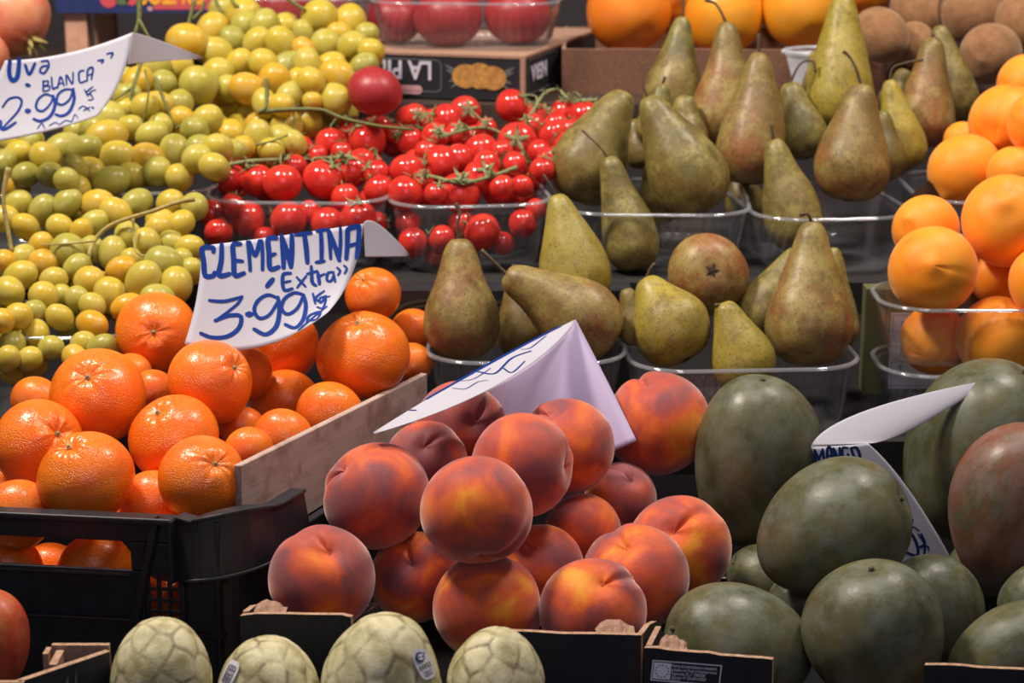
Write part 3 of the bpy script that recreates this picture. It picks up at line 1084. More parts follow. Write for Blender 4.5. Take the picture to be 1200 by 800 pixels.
# small box with diagonal walls at the bottom left
def corner_box():
    o = empty('cherimoya_box', (P(52, 800, 1.45).x, P(52, 800, 1.45).y - .01, Z0 + .001))
    tag(o, 'open cardboard box with slanted printed side at the bottom left corner', 'box')
    h = P(100, 755, 1.45).z - Z0 - .001
    def bar(nm, p, q, t, hh, m):
        p = Vector(p); q = Vector(q); dd = (q - p).normalized(); nn = Vector((-dd.y, dd.x)) * t / 2
        cs = [p - nn, q - nn, q + nn, p + nn]
        V = [(c.x, c.y, 0) for c in cs] + [(c.x, c.y, hh) for c in cs]
        F = [(0, 3, 2, 1), (4, 5, 6, 7), (0, 1, 5, 4), (1, 2, 6, 5), (2, 3, 7, 6), (3, 0, 4, 7)]
        return link(nm, mesh(nm, V, F, False, [0, 1, 0, 0, 0, 0]), [MT[m], MT['card']], o)
    bar('side_panel', (-.004, -.045), (.044, .006), .0045, h, 'navy')
    bar('back_panel', (.006, .012), (.044, .012), .004, h + .002, 'cardin')
    bar('side_panel', (.004, .0), (.004, .012), .0035, h, 'cardin')
    bar('divider', (.012, -.016), (.012, .009), .005, h - .001, 'cardin')
    bar('front_panel', (-.02, -.046), (.0, -.046), .004, h, 'navy')
    dr = Vector((.048, .051)).normalized(); ang = math.atan2(dr.y, dr.x)
    pr = empty('printed_pattern'); pr.parent = o; pr.location = (.018, -.0245, 0); pr.rotation_euler = (0, 0, ang)
    flat_poly('printed_leaf', [(.0, h * .35), (.004, h * .5), (.006, h * .9), (.001, h * .75)], -.0008, MT['olive'], pr)
    flat_poly('printed_leaf', [(.010, h * .3), (.013, h * .55), (.012, h * .95), (.009, h * .6)], -.0008, MT['olive'], pr)
    flat_poly('printed_badge', [(.012, h * .30), (.026, h * .30), (.027, h * .62), (.019, h * .70), (.012, h * .60)], -.0008, MT['white'], pr)
corner_box()


# --- black plastic crate
def crate():
    s = 1.58 / FPX
    c = P(285, 640, 1.572)
    o = empty('plastic_crate', (c.x, c.y, ZF + .001), math.radians(-8))
    tag(o, 'black plastic crate full of clementines at the left of the front shelf', 'crate')
    H = P(285, 608, 1.572).z - ZF
    SK = math.tan(math.radians(14))
    def X(px): return (px - 285) * s
    def Zp(py): return H - (py - 610) * s * 1.02
    def lk(nm, parts, bev=.0014):
        V, F = join(parts)
        V = [(x + y * SK, y, z) for x, y, z in V]
        q = link(nm, mesh(nm, V, F, False), MT['black'], o)
        if bev:
            md = q.modifiers.new('b', 'BEVEL'); md.width = bev; md.segments = 2; md.limit_method = 'ANGLE'; md.angle_limit = math.radians(40)
        return q
    L = -.44
    t = .005
    gx0, gx1 = X(166), X(206)
    # front: rail over the slot, band under it, mesh window and lower wall
    lk('front_wall', [box_data(L, X(206), 0, t, Zp(643), H - .004), box_data(L, X(206), -.008, .006, H - .005, H),
                      box_data(L, gx0 - .002, 0, t, Zp(738), Zp(678)), box_data(X(148), gx0, 0, t, Zp(678), Zp(643)),
                      box_data(gx0, gx1, 0, t, Zp(684), Zp(643)),
                      box_data(L, X(206), -.004, t, Zp(739), Zp(735)), box_data(L, X(150), -.004, 0, Zp(684), Zp(680)),
                      box_data(L, gx0, .001, t, 0, Zp(741)), box_data(gx0, X(214), .001, t, 0, Zp(772)), box_data(L, X(214), -.002, t, .0, .006)])
    gp = []
    for i in range(4):
        x = gx0 + (gx1 - gx0) * i / 3
        gp.append(box_data(x - .0011, x + .0011, .001, t - .001, Zp(772), Zp(684)))
    for i in range(6):
        z = Zp(700 + 14 * i)
        gp.append(box_data(gx0, gx1, .0015, t - .0015, z - .0011, z + .0011))
    lk('mesh_window', gp, 0)
    # diagonal brace
    br = [(X(182), H), (X(190), H), (X(158), Zp(740)), (X(148), Zp(740))]
    V = [(x, -.006, z) for x, z in br] + [(x, 0, z) for x, z in br]
    lk('brace', [(V, [(0, 1, 2, 3)[::-1], (4, 5, 6, 7), (0, 1, 5, 4), (1, 2, 6, 5), (2, 3, 7, 6), (3, 0, 4, 7)])], .001)
    # corner column, rounded, and flared collar
    def corner_shell(z0f, z1f, off, n=22, th=.004, xs=X(206), ye=.07, rc=.03):
        """wall that runs along the front, turns the corner on a radius and goes back"""
        path = []
        x1 = X(285)
        for i in range(6): path.append(((xs + (x1 - rc - xs) * i / 6, 0), (0, -1)))
        for i in range(11):
            A = -PI / 2 + PI / 2 * i / 10
            path.append(((x1 - rc + rc * math.cos(A), rc + rc * math.sin(A)), (math.cos(A), math.sin(A))))
        for i in range(1, 5): path.append(((x1, rc + (ye - rc) * i / 4), (1, 0)))
        V = []
        m = len(path)
        for k, ((x, y), nn) in enumerate(path):
            f = k / (m - 1)
            za, zb = z0f(f), z1f(f)
            for rr, z in ((off(f, 0), za), (off(f, 1), zb), (off(f, 1) - th, zb), (off(f, 0) - th, za)):
                V.append((x + nn[0] * rr, y + nn[1] * rr, z))
        F = []
        for k in range(m - 1):
            for e in range(4):
                F.append((k * 4 + e, (k + 1) * 4 + e, (k + 1) * 4 + (e + 1) % 4, k * 4 + (e + 1) % 4))
        F += [(0, 1, 2, 3), tuple(reversed([(m - 1) * 4 + e for e in range(4)]))]
        return V, F
    lk('corner_post', [corner_shell(lambda f: 0, lambda f: H - .02, lambda f, e: 0, ye=.055)], .0008)
    hump = lambda f: H + .006 * math.sin(PI * min(1, max(0, (f - .25) / .6)))
    lk('corner_collar', [corner_shell(lambda f: Zp(685) + .014 * f, hump, lambda f, e: (.014 if e == 0 else .009) * min(1, .25 + f * 3), ye=.075),
                         corner_shell(lambda f: Zp(685) + .014 * f - .0015, lambda f: Zp(685) + .014 * f + .0015, lambda f, e: .016 * min(1, .25 + f * 3), ye=.075, th=.016),
                         corner_shell(lambda f: hump(f) - .002, lambda f: hump(f) + .001, lambda f, e: .011 * min(1, .25 + f * 3), ye=.075, th=.013)], .001)
    ribs = []
    for px in (206, 238, 262):
        ribs.append(box_data(X(px) - .001, X(px) + .001, -.010, .001, Zp(686), H - .001))
    for px in (214, 256):
        ribs.append(box_data(X(px) - .001, X(px) + .001, -.004, .001, 0, Zp(690)))
    ribs.append(box_data(X(206), X(262), -.005, .001, Zp(752), Zp(749)))
    lk('rib', ribs, 0)
    # the other sides and the floor of the crate
    dpt = .30
    lk('side_wall', [box_data(X(285) - t, X(285), .05, dpt, 0, H - .03), box_data(X(285) - t, X(285) + .006, .05, dpt, H - .036, H - .030)])
    lk('back_wall', [box_data(L, X(285), dpt - t, dpt, 0, H - .02)])
    lk('base', [box_data(L, X(285) - t, t, dpt - t, .002, .006)])
crate()

# --- pale board standing along the side of the clementines
def board():
    A = P(278, 545, 1.615); B = P(497, 437, 1.88)
    d = Vector((B.x - A.x, B.y - A.y, 0)); L = d.length; ang = math.atan2(d.y, d.x)
    o = link('wooden_board', mesh('wooden_board', *box_data(0, L, -.003, .003, -.085, 0), smooth=False), MT['wood'])
    o.location = A; o.rotation_euler = (0, -math.asin((B.z - A.z) / L), ang)
    md = o.modifiers.new('b', 'BEVEL'); md.width = .0006; md.segments = 1
    tag(o, 'pale stained wooden board standing upright between clementines and peaches', 'board')
board()


# ------------------------------------------------------------------ clementines
CL = [  # px, py, r, D, calyx px/py or None, label
    (183, 390, 47, 1.90, (187, 389), 'clementine showing its stalk scar, left of the clementina sign'),
    (114, 465, 56, 1.76, (110, 437), 'large wrinkled clementine on top, below the grapes'),
    (246, 448, 50, 1.755, (283, 427), 'big clementine just under the lower left corner of the clementina sign'),
    (45, 520, 53, 1.71, (79, 504), 'clementine with wrinkled crown at the left edge above the crate rim'),
    (101, 559, 56, 1.63, (84, 516), 'large smooth clementine in front, sitting on the crate rim'),
    (204, 514, 53, 1.70, (187, 477), 'shiny clementine in the middle of the heap with dark stalk scar'),
    (236, 561, 51, 1.635, (260, 538), 'clementine in front corner pressed against the pale board'),
    (183, 592, 42, 1.67, None, 'clementine wedged between the two front ones, behind the crate rim'),
    (180, 459, 27, 1.82, (175, 477), 'half hidden clementine between the wrinkled and the sign-side ones'),
    (42, 470, 30, 1.80, None, 'pale clementine peeping out behind the left edge ones'),
    (152, 440, 26, 1.86, None, 'sliver of clementine behind the large wrinkled one'),
    (425, 417, 54, 1.845, (420, 372), 'big clementine with rough pale crown beside the far end of the board'),
    (327, 403, 47, 1.885, None, 'shaded clementine under the clementina sign'),
    (285, 436, 34, 1.83, None, 'clementine in shadow behind the one under the sign corner'),
    (335, 473, 41, 1.875, None, 'smooth clementine in the right half, below the sign, away from the board'),
    (387, 487, 41, 1.80, None, 'flat shiny clementine leaning on the middle of the board'),
    (284, 502, 26, 1.78, None, 'small clementine behind the row along the board'),
    (331, 513, 35, 1.735, None, 'shiny clementine second along the board from the crate corner'),
    (292, 529, 29, 1.69, None, 'pale clementine at the near end of the board'),
    (437, 345, 33, 1.945, (425, 325), 'clementine at the right edge of the clementina sign'),
    (485, 388, 27, 1.985, None, 'small clementine between the sign and the lower left pears'),
    (482, 425, 24, 1.93, None, 'dark clementine low behind the far end of the board'),
    (20, 602, 41, 1.66, None, 'clementine in the bottom left corner over the crate rim'),
    (132, 607, 30, 1.68, None, 'clementine low behind the crate rim, in shadow'),
    (2, 570, 30, 1.73, None, 'clementine mostly cut off by the left edge above the crate rim'),
    (10, 665, 40, 1.67, None, 'clementine seen through the crate slot at the far left'),
    (60, 672, 36, 1.68, None, 'clementine seen through the middle of the crate slot'),
    (112, 668, 45, 1.655, None, 'clementine filling the right end of the crate slot'),
    (188, 705, 38, 1.665, None, 'clementine glowing behind the mesh window of the crate'),
    (196, 642, 38, 1.63, None, 'clementine hidden low in the crate corner'),
    (250, 690, 44, 1.66, None, 'clementine at the bottom behind the crate corner post'),
]
items = [dict(px=c[0], py=c[1], r=c[2], D=c[3], i=k, mv=.1 if k in (11, 15, 17, 18, 6, 25, 26, 27) else 1) for k, c in enumerate(CL)]
relax(items)
for it in items:
    c = CL[it['i']]
    ax = facing(it, *c[4]) if c[4] else IV(random.uniform(-.6, .6), random.uniform(.2, 1), -.9)
    o = place_round('clementine', CLEM[it['i'] % 5], it, ax, c[5], 'clementine', 'clementines in the black crate')
    cx = link('calyx', CLEM_CALYX, None, o)
    cx.location = (0, 0, .83)

# ------------------------------------------------------------------ peaches
PE = [
    (441, 581, 61, 1.66, (400, 545), 'yellow-orange peach at the left of the top row'),
    (558, 597, 64, 1.59, (566, 655), 'large red-orange peach with a small scar, front centre of the heap'),
    (612, 545, 59, 1.67, (668, 545), 'peach with deep cleft and yellow patch, behind the large central one'),
    (662, 524, 56, 1.74, (640, 480), 'orange-red peach in front of the shade-tinted lilac back of the folded sign'),
    (540, 500, 52, 1.75, (556, 494), 'dark shaded peach under the folded sign'),
    (499, 541, 47, 1.73, (497, 520), 'pinkish peach with cleft behind the yellow-orange one'),
    (771, 496, 59, 1.835, (756, 445), 'bright red peach right of the folded sign'),
    (727, 584, 41, 1.80, (740, 560), 'dark red peach in shadow below the bright red one'),
    (683, 622, 43, 1.73, None, 'small orange-yellow peach in the middle right of the heap'),
    (796, 641, 59, 1.70, (785, 617), 'peach at the right edge of the heap beside the mangoes'),
    (744, 677, 61, 1.64, (731, 635), 'orange-red peach with centred cleft, second from the right edge'),
    (634, 664, 48, 1.68, (623, 636), 'rosy peach tucked between the large central one and lower right ones'),
    (572, 712, 62, 1.60, None, 'bottom centre peach, streaked orange, above the gap in the box'),
    (694, 716, 61, 1.59, (706, 676), 'pink and orange peach behind the torn box corner'),
    (487, 676, 51, 1.66, (485, 655), 'dark purple peach in the bottom row'),
    (377, 677, 60, 1.575, (392, 640), 'red and yellow peach at the lower left corner of the heap'),
    (848, 512, 22, 1.87, None, 'sliver of peach behind the bright red one'),
]
items = [dict(px=c[0], py=c[1], r=c[2], D=c[3], i=k, mv=.1 if k == 15 else 1) for k, c in enumerate(PE)]
relax(items, .965)
for it in items:
    c = PE[it['i']]
    ax = facing(it, *c[4]) if c[4] else IV(random.uniform(-.3, .3), .8, -.7)
    place_round('peach', PEACH[it['i'] % 4], it, ax, c[5], 'peach', 'peaches heaped in the black box', spin=[None, .6, 1.9, 2.4][it['i'] % 4])

# ------------------------------------------------------------------ mangoes: px, py, half length, half width, angle, toward viewer, D
MG = [
    (884, 541, 103, 74, 84, .25, 1.80, 'mango', 'tall upright green mango beside the bright red peach'),
    (976, 621, 94, 84, 28, .35, 1.66, 'mango', 'large green mango on top in front of the mango price sign'),
    (1027, 745, 92, 83, 100, .35, 1.57, 'mango', 'green mango in front at the bottom, left of the torn box edge'),
    (866, 758, 90, 76, 165, .3, 1.60, 'mango', 'bluish green mango behind the box with the star label'),
    (900, 682, 50, 43, 150, .2, 1.75, 'mango', 'small part of a green mango below the upright one'),
    (1095, 716, 68, 56, 120, .2, 1.66, 'mango', 'olive green mango below the tip of the mango price sign'),
    (1148, 527, 112, 92, 65, .3, 1.83, 'mango', 'big green mango behind the mango price sign'),
    (1186, 592, 101, 69, 75, .25, 1.71, 'mango_red', 'reddish brown mango at the right edge'),
    (1184, 768, 80, 60, 30, .2, 1.57, 'mango', 'green mango in the bottom right corner behind the box edge'),
    (1216, 700, 48, 42, 30, .2, 1.66, 'mango', 'green mango sliver at the right edge under the reddish one'),
    (1152, 662, 44, 40, 30, .2, 1.77, 'mango', 'dark green mango in shadow under the reddish one'),
    (938, 708, 44, 40, 30, .2, 1.72, 'mango', 'dark green mango in shadow under the large top one'),
]
items = [dict(px=c[0], py=c[1], r=(c[2] + c[3]) * .5 * .96, D=c[6], i=k) for k, c in enumerate(MG)]
relax(items, .95)
def place_mango(c, D, group, k):
    L = c[2] * D / FPX; W = c[3] * D / FPX
    a = math.radians(c[4])
    ax = IV(math.cos(a), math.sin(a), c[5])
    o = bpy.data.objects.new('mango', MANGO[k % 4]); COL.objects.link(o)
    o.location = P(c[0], c[1], D); o.scale = (W, W, L)
    o.rotation_mode = 'QUATERNION'; o.rotation_quaternion = axis_quat(ax, k * 1.3)
    o.material_slots[0].link = 'OBJECT'; o.material_slots[0].material = MT[c[7]]
    tag(o, c[8], 'mango', group)
    st = link('stalk_scar', mesh('stalk_scar', *tube([(-.05, 0, .90), (-.045, 0, .985)], [.055, .04], 8), smooth=True), MT['stem'], o)
    return o
for it in items: place_mango(MG[it['i']], it['D'], 'green mangoes heaped at the lower right', it['i'])
place_mango((-14, 750, 62, 52, 95, .2, 1.53, 'mango_ripe', 'ripe red mango cut off by the left edge, below the crate'), 1.50, None, 2)

# ------------------------------------------------------------------ cherimoyas
CH = [(188, 792, 61, 1.44, .06, 'cherimoya in front of the crate corner, leftmost of the row'),
      (315, 806, 58, 1.44, -.08, 'cherimoya with a white netted sticker, second from the left'),
      (448, 800, 71, 1.43, .1, 'largest cherimoya, carrying a blue and white oval sticker'),
      (581, 804, 61, 1.44, 0, 'pointed cherimoya at the right end of the row')]
for k, (px, py, r, D, tl, lab) in enumerate(CH):
    me = mk_cherimoya(91 + k); me.materials.append(MT['cheri'])
    it = dict(px=px, py=py, r=r, D=D)
    o = place_round('cherimoya', me, it, IV(tl, 1, .12), lab, 'cherimoya', 'cherimoyas along the bottom edge', spin=k * 1.1, scale=(1, 1, 1.10 if k != 3 else 1.16))
    CH[k] = (o, it)

# ------------------------------------------------------------------ pears
def pear(name, tip, base, r, D, label, stem=None, neck=.40, mat='pear', dz=0.0, bend=0.0, seed=0, tipD=None, stem_th=.0016, group=None, eye=False, fat=.0):
    """tip / base-circle centre in the picture, radius r px at depth D"""
    B = P(base[0], base[1], D)
    T = P(tip[0], tip[1], D - dz)
    R = r * D / FPX; fat *= .45
    ax = (T - B); h = ax.length
    q = axis_quat(ax)
    # bend direction: picture plane perpendicular
    Mx = Matrix.Translation(B) @ q.to_matrix().to_4x4()
    Mi = Mx.inverted()
    pr = catmull([(0, -.84 * R), (.30 * R, -.86 * R), (.62 * R, -.74 * R), (.88 * R, -.44 * R), (R, 0), ((.93 + fat) * R, .20 * h), ((.80 + fat) * R, .38 * h),
                  ((.635 + fat * .6) * R, .56 * h), ((neck * .5 + .29) * R, .72 * h), ((neck * .7 + .10) * R, .86 * h), ((neck * .62 + .03) * R, .95 * h), (neck * .36 * R, .998 * h), (0, .985 * h)], 64)
    pr[0, 0] = pr[-1, 0] = 0; pr[:, 0] = np.maximum(pr[:, 0], 0)
    bl = Mi.to_3x3() @ RT
    def fn(V):
        s = V / R
        V[:, :2] *= (1 + lump(s, .09, 1.4, seed) + lump(s, .03, 3.5, seed + 9))[:, None]
        t = np.clip(V[:, 2] / h, 0, 1) 
        w = (t - t * t) * bend * h
        V[:, 0] += bl.x * w; V[:, 1] += bl.y * w
        return V
    V, F = revolve([tuple(p) for p in pr], 56, fn)
    me = mesh('pear', V, F); me.materials.append(MT[mat])
    o = bpy.data.objects.new(name, me); COL.objects.link(o)
    o.location = B; o.rotation_mode = 'QUATERNION'; o.rotation_quaternion = q
    tag(o, label, 'pear', group)
    if stem:
        pts = [Vector((0, 0, h * .965))]
        for (x, y) in stem: pts.append(Mi @ P(x, y, D - dz - .004))
        n = len(pts)
        rr = [stem_th * 1.15] + [stem_th * .85] * (n - 2) + [stem_th * 1.25]
        link('stem', mesh('stem', *tube(pts, rr, 8)), MT['stem'], o)
    ev, ef = mk_calyx(5, .0075, .003, .0012)
    e = link('calyx', mesh('calyx', ev, ef, False), MT['eye'], o)
    e.location = (0, 0, -.862 * R); e.rotation_euler = (PI, 0, 0)
    return o

GL = 'pears in the lower row of punnets'
GU = 'pears in the upper row of punnets'
pear('pear', (538, 280), (541, 383), 44, 1.945, 'upright pear with curved stem, red-brown left side, at the left end of lower row', [(536, 262), (539, 250), (534, 238)], .48, 'pear_r', seed=1, group=GL, fat=.05)
pear('pear', (592, 321), (687, 378), 46, 1.93, 'pear lying on its side with a red stem pointing left', [(578, 306), (564, 293)], .46, 'pear_r', seed=2, dz=.005, group=GL, fat=.04, bend=.1)
pear('pear', (652, 228), (676, 325), 42, 1.975, 'yellow pear with a thin straight stem, above the lying one', [(643, 214), (637, 205)], .40, 'pear_y', seed=3, group=GL, stem_th=.0010, fat=.03)
pear('pear', (604, 325), (612, 392), 32, 1.995, 'olive pear half hidden behind the lying one', [(602, 310)], .45, 'pear', seed=4, group=GL)
pear('pear', (756, 326), (787, 386), 46, 1.935, 'shiny yellow-brown pear leaning left behind the folded peach sign', [(762, 315), (768, 309)], .42, 'pear_y', seed=5, dz=-.01, group=GL, fat=.05)
pear('pear', (812, 338), (829, 322), 49, 1.99, 'round pear seen from its base with a dark star-shaped eye', None, .42, 'pear_r', seed=6, dz=-.11, group=GL)
pear('pear', (848, 354), (872, 425), 38, 1.92, 'small mottled pear with short stem in the middle of the right punnet', [(842, 357), (838, 358)], .42, 'pear_y', seed=7, group=GL, fat=.02)
pear('pear', (952, 260), (948, 384), 51, 1.95, 'tallest pinkish brown pear with hooked stem at the right of the lower row', [(947, 251), (937, 252)], .38, 'pear_r', seed=8, group=GL)
pear('pear', (936, 292), (892, 368), 34, 1.995, 'olive pear leaning right behind the tallest one', None, .42, 'pear', seed=9, group=GL)
pear('pear', (734, 338), (746, 385), 22, 1.955, 'sliver of olive pear left of the leaning yellow-brown one', None, .5, 'pear', seed=10, group=GL)
pear('pear', (975, 290), (978, 385), 28, 2.0, 'sliver of brown pear right of the tallest one', None, .5, 'pear', seed=11, group=GL)

pear('pear', (733, 108), (690, 198), 46, 2.155, 'dark olive pear leaning right, at the left end of the upper heap', None, .46, 'pear', seed=21, group=GU, bend=-.12)
pear('pear', (713, 184), (741, 288), 33, 2.088, 'narrow pear with long green stem standing partly behind the punnet wall', [(703, 172), (690, 160), (682, 152)], .50, 'pear', seed=22, group=GU, stem_th=.0010, fat=.05)
pear('pear', (758, 114), (809, 212), 46, 2.12, 'big smooth pear leaning left at the front of the upper left heap', [(753, 98), (754, 84), (752, 73)], .42, 'pear', seed=23, group=GU, stem_th=.0011, fat=.06)
pear('pear', (800, 20), (787, 118), 34, 2.27, 'pear with upright stem rising in front of the first big orange', [(801, 8), (800, -6)], .40, 'pear', seed=24, group=GU, stem_th=.0014, fat=.02)
pear('pear', (852, 26), (843, 140), 35, 2.24, 'slender pear with arched stem in front of the yellowish orange', [(846, 16), (838, 4), (826, 0)], .46, 'pear_r', seed=25, group=GU, fat=.08, bend=.12)
pear('pear', (890, 62), (878, 180), 41, 2.17, 'large upright pear with reddish left side in the middle of the upper row', [(889, 50), (889, 40)], .42, 'pear_r', seed=26, group=GU, bend=.08, fat=.02)
pear('pear', (802, 112), (806, 165), 26, 2.21, 'pear top behind the big smooth leaning one', [(808, 110)], .55, 'pear', seed=27, group=GU)
pear('pear', (776, 98), (768, 150), 24, 2.215, 'small pear top with dark stem between two larger ones', [(778, 94), (779, 90)], .5, 'pear', seed=28, group=GU)
pear('pear', (742, 140), (752, 178), 22, 2.23, 'sliver of olive pear between the two leftmost upper pears', None, .5, 'pear', seed=29, group=GU)
pear('pear', (906, 164), (932, 262), 35, 2.115, 'dark narrow pear at the left end of the upper right punnet', [(905, 154), (904, 147)], .48, 'pear', seed=30, group=GU, fat=.04)
pear('pear', (925, 97), (940, 160), 30, 2.22, 'pear with twisted forked stem behind the upper row', [(932, 84), (940, 73), (953, 72), (955, 84)], .50, 'pear', seed=31, group=GU, stem_th=.0014)
pear('pear', (988, -6), (984, 118), 42, 2.24, 'tallest yellow-green pear reaching the top of the frame', None, .42, 'pear_y', seed=32, group=GU)
pear('pear', (1010, 99), (998, 196), 45, 2.125, 'pink-brown pear at the front of the upper right punnet', [(1003, 80), (995, 66), (988, 60)], .44, 'pear_r', seed=33, group=GU)
pear('pear', (1034, 130), (1038, 190), 24, 2.18, 'narrow dull green pear behind the right front one', None, .5, 'pear', seed=34, group=GU)
pear('pear', (1042, 94), (1058, 175), 28, 2.215, 'pale yellow highlighted pear next to the curved dark stem', [(1046, 80), (1060, 74), (1082, 70)], .42, 'pear_y', seed=35, group=GU, stem_th=.0013)
pear('pear', (1094, 44), (1083, 142), 34, 2.26, 'orange-tinged pear with stub stem in front of the kiwis', [(1093, 40)], .46, 'pear_r', seed=36, group=GU, fat=.02)
pear('pear', (1100, 30), (1116, 115), 32, 2.31, 'rightmost green pear with stem against the kiwis', [(1100, 14), (1103, -4)], .42, 'pear', seed=37, group=GU, stem_th=.0013)
pear('pear', (960, 58), (962, 100), 22, 2.33, 'pear top inside the milky white punnet', None, .6, 'pear', seed=38, group=GU)
pear('pear', (858, 190), (874, 238), 24, 2.225, 'shadowed pear low between the two upper punnets', None, .6, 'pear', seed=39, group=GU)
pear('pear', (766, 190), (772, 240), 26, 2.20, 'shadowed pear low behind the narrow one', None, .6, 'pear', seed=40, group=GU)
pear('pear', (1062, 82), (1046, 118), 18, 2.31, 'small pear sliver under the curved dark stem', None, .6, 'pear', seed=41, group=GU)

# ------------------------------------------------------------------ apricots
AP = [
    (1093, 316, 52, 1.93, (1083, 313), .84, 'apricot resting on the front left rim of the apricot punnet'),
    (1085, 268, 40, 2.00, (1057, 257), .80, 'apricot with pointed nub behind the front left one'),
    (1182, 259, 55, 1.95, (1166, 240), .9, 'large apricot with a nub at the top of the lower heap'),
    (1131, 200, 43, 2.12, (1105, 232), .85, 'apricot with pointed end at the left of the upper heap'),
    (1180, 143, 45, 2.14, (1160, 170), 1.0, 'tall apricot in the upper heap, second from the left'),
    (1128, 164, 22, 2.20, None, 1, 'small top of an apricot behind the upper left one'),
    (1204, 100, 36, 2.20, None, 1, 'topmost apricot at the right edge'),
    (1190, 204, 34, 2.08, None, .85, 'pale apricot between the upper and lower heaps'),
    (1218, 145, 38, 2.09, None, 1, 'apricot cut off by the right edge in the upper heap'),
    (1166, 324, 32, 2.00, None, .9, 'shaded apricot in the gap of the lower heap'),
    (1226, 330, 44, 1.93, None, .95, 'bright apricot cut off by the right edge in the lower heap'),
    (1170, 396, 50, 1.96, (1166, 360), .95, 'large apricot inside the punnet seen through its wall'),
    (1095, 398, 40, 1.96, None, .95, 'apricot inside the left end of the punnet'),
    (1236, 405, 40, 1.97, None, .95, 'apricot inside the punnet at the right edge'),
]
items = [dict(px=c[0], py=c[1], r=c[2], D=c[3], i=k) for k, c in enumerate(AP)]
relax(items, .93)
for it in items:
    c = AP[it['i']]
    ax = facing(it, *c[4]) if c[4] else IV(random.uniform(-.5, .5), .5, -.8)
    place_round('apricot', APRI[it['i'] % 3], it, ax, c[6], 'apricot', 'apricots at the right edge', scale=(1, 1, 1))

pts = [(1060, 234, 2.06), (1082, 214, 2.075), (1104, 198, 2.10), (1128, 188, 2.13)]
V = []
for k_, (x, y, D) in enumerate(pts):
    for j_ in range(6): V.append(tuple(P(x + j_ * (8 + 3 * k_), y + j_ * 1.5 + (3 if (j_ + k_) % 2 else 0), D + .035 + j_ * .004)))
fo = link('plastic_film', mesh('plastic_film', V, grid_faces(4, 6, closed=False)), MT['film'])
tag(fo, 'scrap of shiny dark plastic film sticking out under the upper apricots', 'film')

# ------------------------------------------------------------------ oranges, kiwis, red fruit at the back
def pile(name, cat, group, rows, mats=None, meshes=None, slack=.95, aspect=(1, 1, 1), calyx=False):
    items = [dict(px=c[0], py=c[1], r=c[2], D=c[3], i=k) for k, c in enumerate(rows)]
    relax(items, slack)
    out = []
    for it in items:
        c = rows[it['i']]
        ax = c[5] if len(c) > 5 and c[5] is not None else IV(random.uniform(-.5, .5), random.uniform(.3, 1), -.5)
        m = MT[c[6]] if len(c) > 6 else None
        out.append(place_round(name, meshes[it['i'] % len(meshes)], it, ax, c[4], cat, group, scale=aspect, m=m))
    return out
pile('orange', 'orange', 'oranges in the brown tray at the top', [
    (737, 12, 50, 2.50, 'deep orange smooth orange at the left of the brown tray'),
    (848, 18, 47, 2.51, 'yellowish orange behind the slender pears', None, 'orange_y'),
    (790, -10, 42, 2.60, 'orange between and behind the first two in the brown tray'),
    (940, 10, 47, 2.50, 'light yellow-orange orange at the right of the brown tray', None, 'orange_y'),
    (900, -14, 42, 2.60, 'orange behind the two yellowish ones'),
    (1005, -16, 42, 2.58, 'orange at the top edge beside the kiwis')], meshes=ORNG)
pile('kiwi', 'kiwi', 'kiwis at the top right', [
    (1032, 41, 33, 2.40, 'kiwi at the left end of the kiwi heap beside the oranges'),
    (1076, 14, 34, 2.46, 'kiwi in the upper row behind the pear stem'),
    (1072, 52, 26, 2.40, 'small kiwi peeping between two pears'),
    (1142, 17, 37, 2.45, 'long kiwi at the top between two others', IV(.8, .1, -.4)),
    (1161, 63, 38, 2.39, 'kiwi in front with a dark end spot, right of the last pear', IV(-.45, -.3, .8)),
    (1196, 26, 32, 2.43, 'kiwi at the top right corner'),
    (1112, -14, 32, 2.50, 'kiwi in the top row cut off by the frame'),
    (1176, -18, 32, 2.50, 'kiwi sliver at the top edge near the right corner'),
    (1064, 92, 27, 2.42, 'kiwi in shadow below the left end of the heap'),
    (1215, 85, 28, 2.42, 'kiwi cut off by the right edge')], meshes=KIWI, aspect=(.94, .94, 1.1))
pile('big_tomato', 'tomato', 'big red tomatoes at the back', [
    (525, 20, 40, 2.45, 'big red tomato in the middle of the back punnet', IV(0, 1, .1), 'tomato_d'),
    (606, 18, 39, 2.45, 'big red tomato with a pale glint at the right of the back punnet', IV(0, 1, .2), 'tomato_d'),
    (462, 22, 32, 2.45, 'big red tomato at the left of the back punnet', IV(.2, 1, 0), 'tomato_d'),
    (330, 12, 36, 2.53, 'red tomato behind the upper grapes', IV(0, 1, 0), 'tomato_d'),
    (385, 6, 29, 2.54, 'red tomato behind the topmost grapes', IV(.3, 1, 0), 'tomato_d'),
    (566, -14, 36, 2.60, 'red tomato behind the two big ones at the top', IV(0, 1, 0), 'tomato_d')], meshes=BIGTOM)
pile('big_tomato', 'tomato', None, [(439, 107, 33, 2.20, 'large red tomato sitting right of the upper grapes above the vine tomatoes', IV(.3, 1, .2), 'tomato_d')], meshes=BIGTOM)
poms = pile('pomegranate', 'pomegranate', None, [
    (14, 22, 47, 2.40, 'pinkish red pomegranate in the top left corner', IV(.65, -.7, .3), 'pom'),
    (-30, 70, 40, 2.36, 'pomegranate cut off by the left edge above the grape sign', IV(-.3, 1, 0), 'pom')], meshes=BIGTOM)
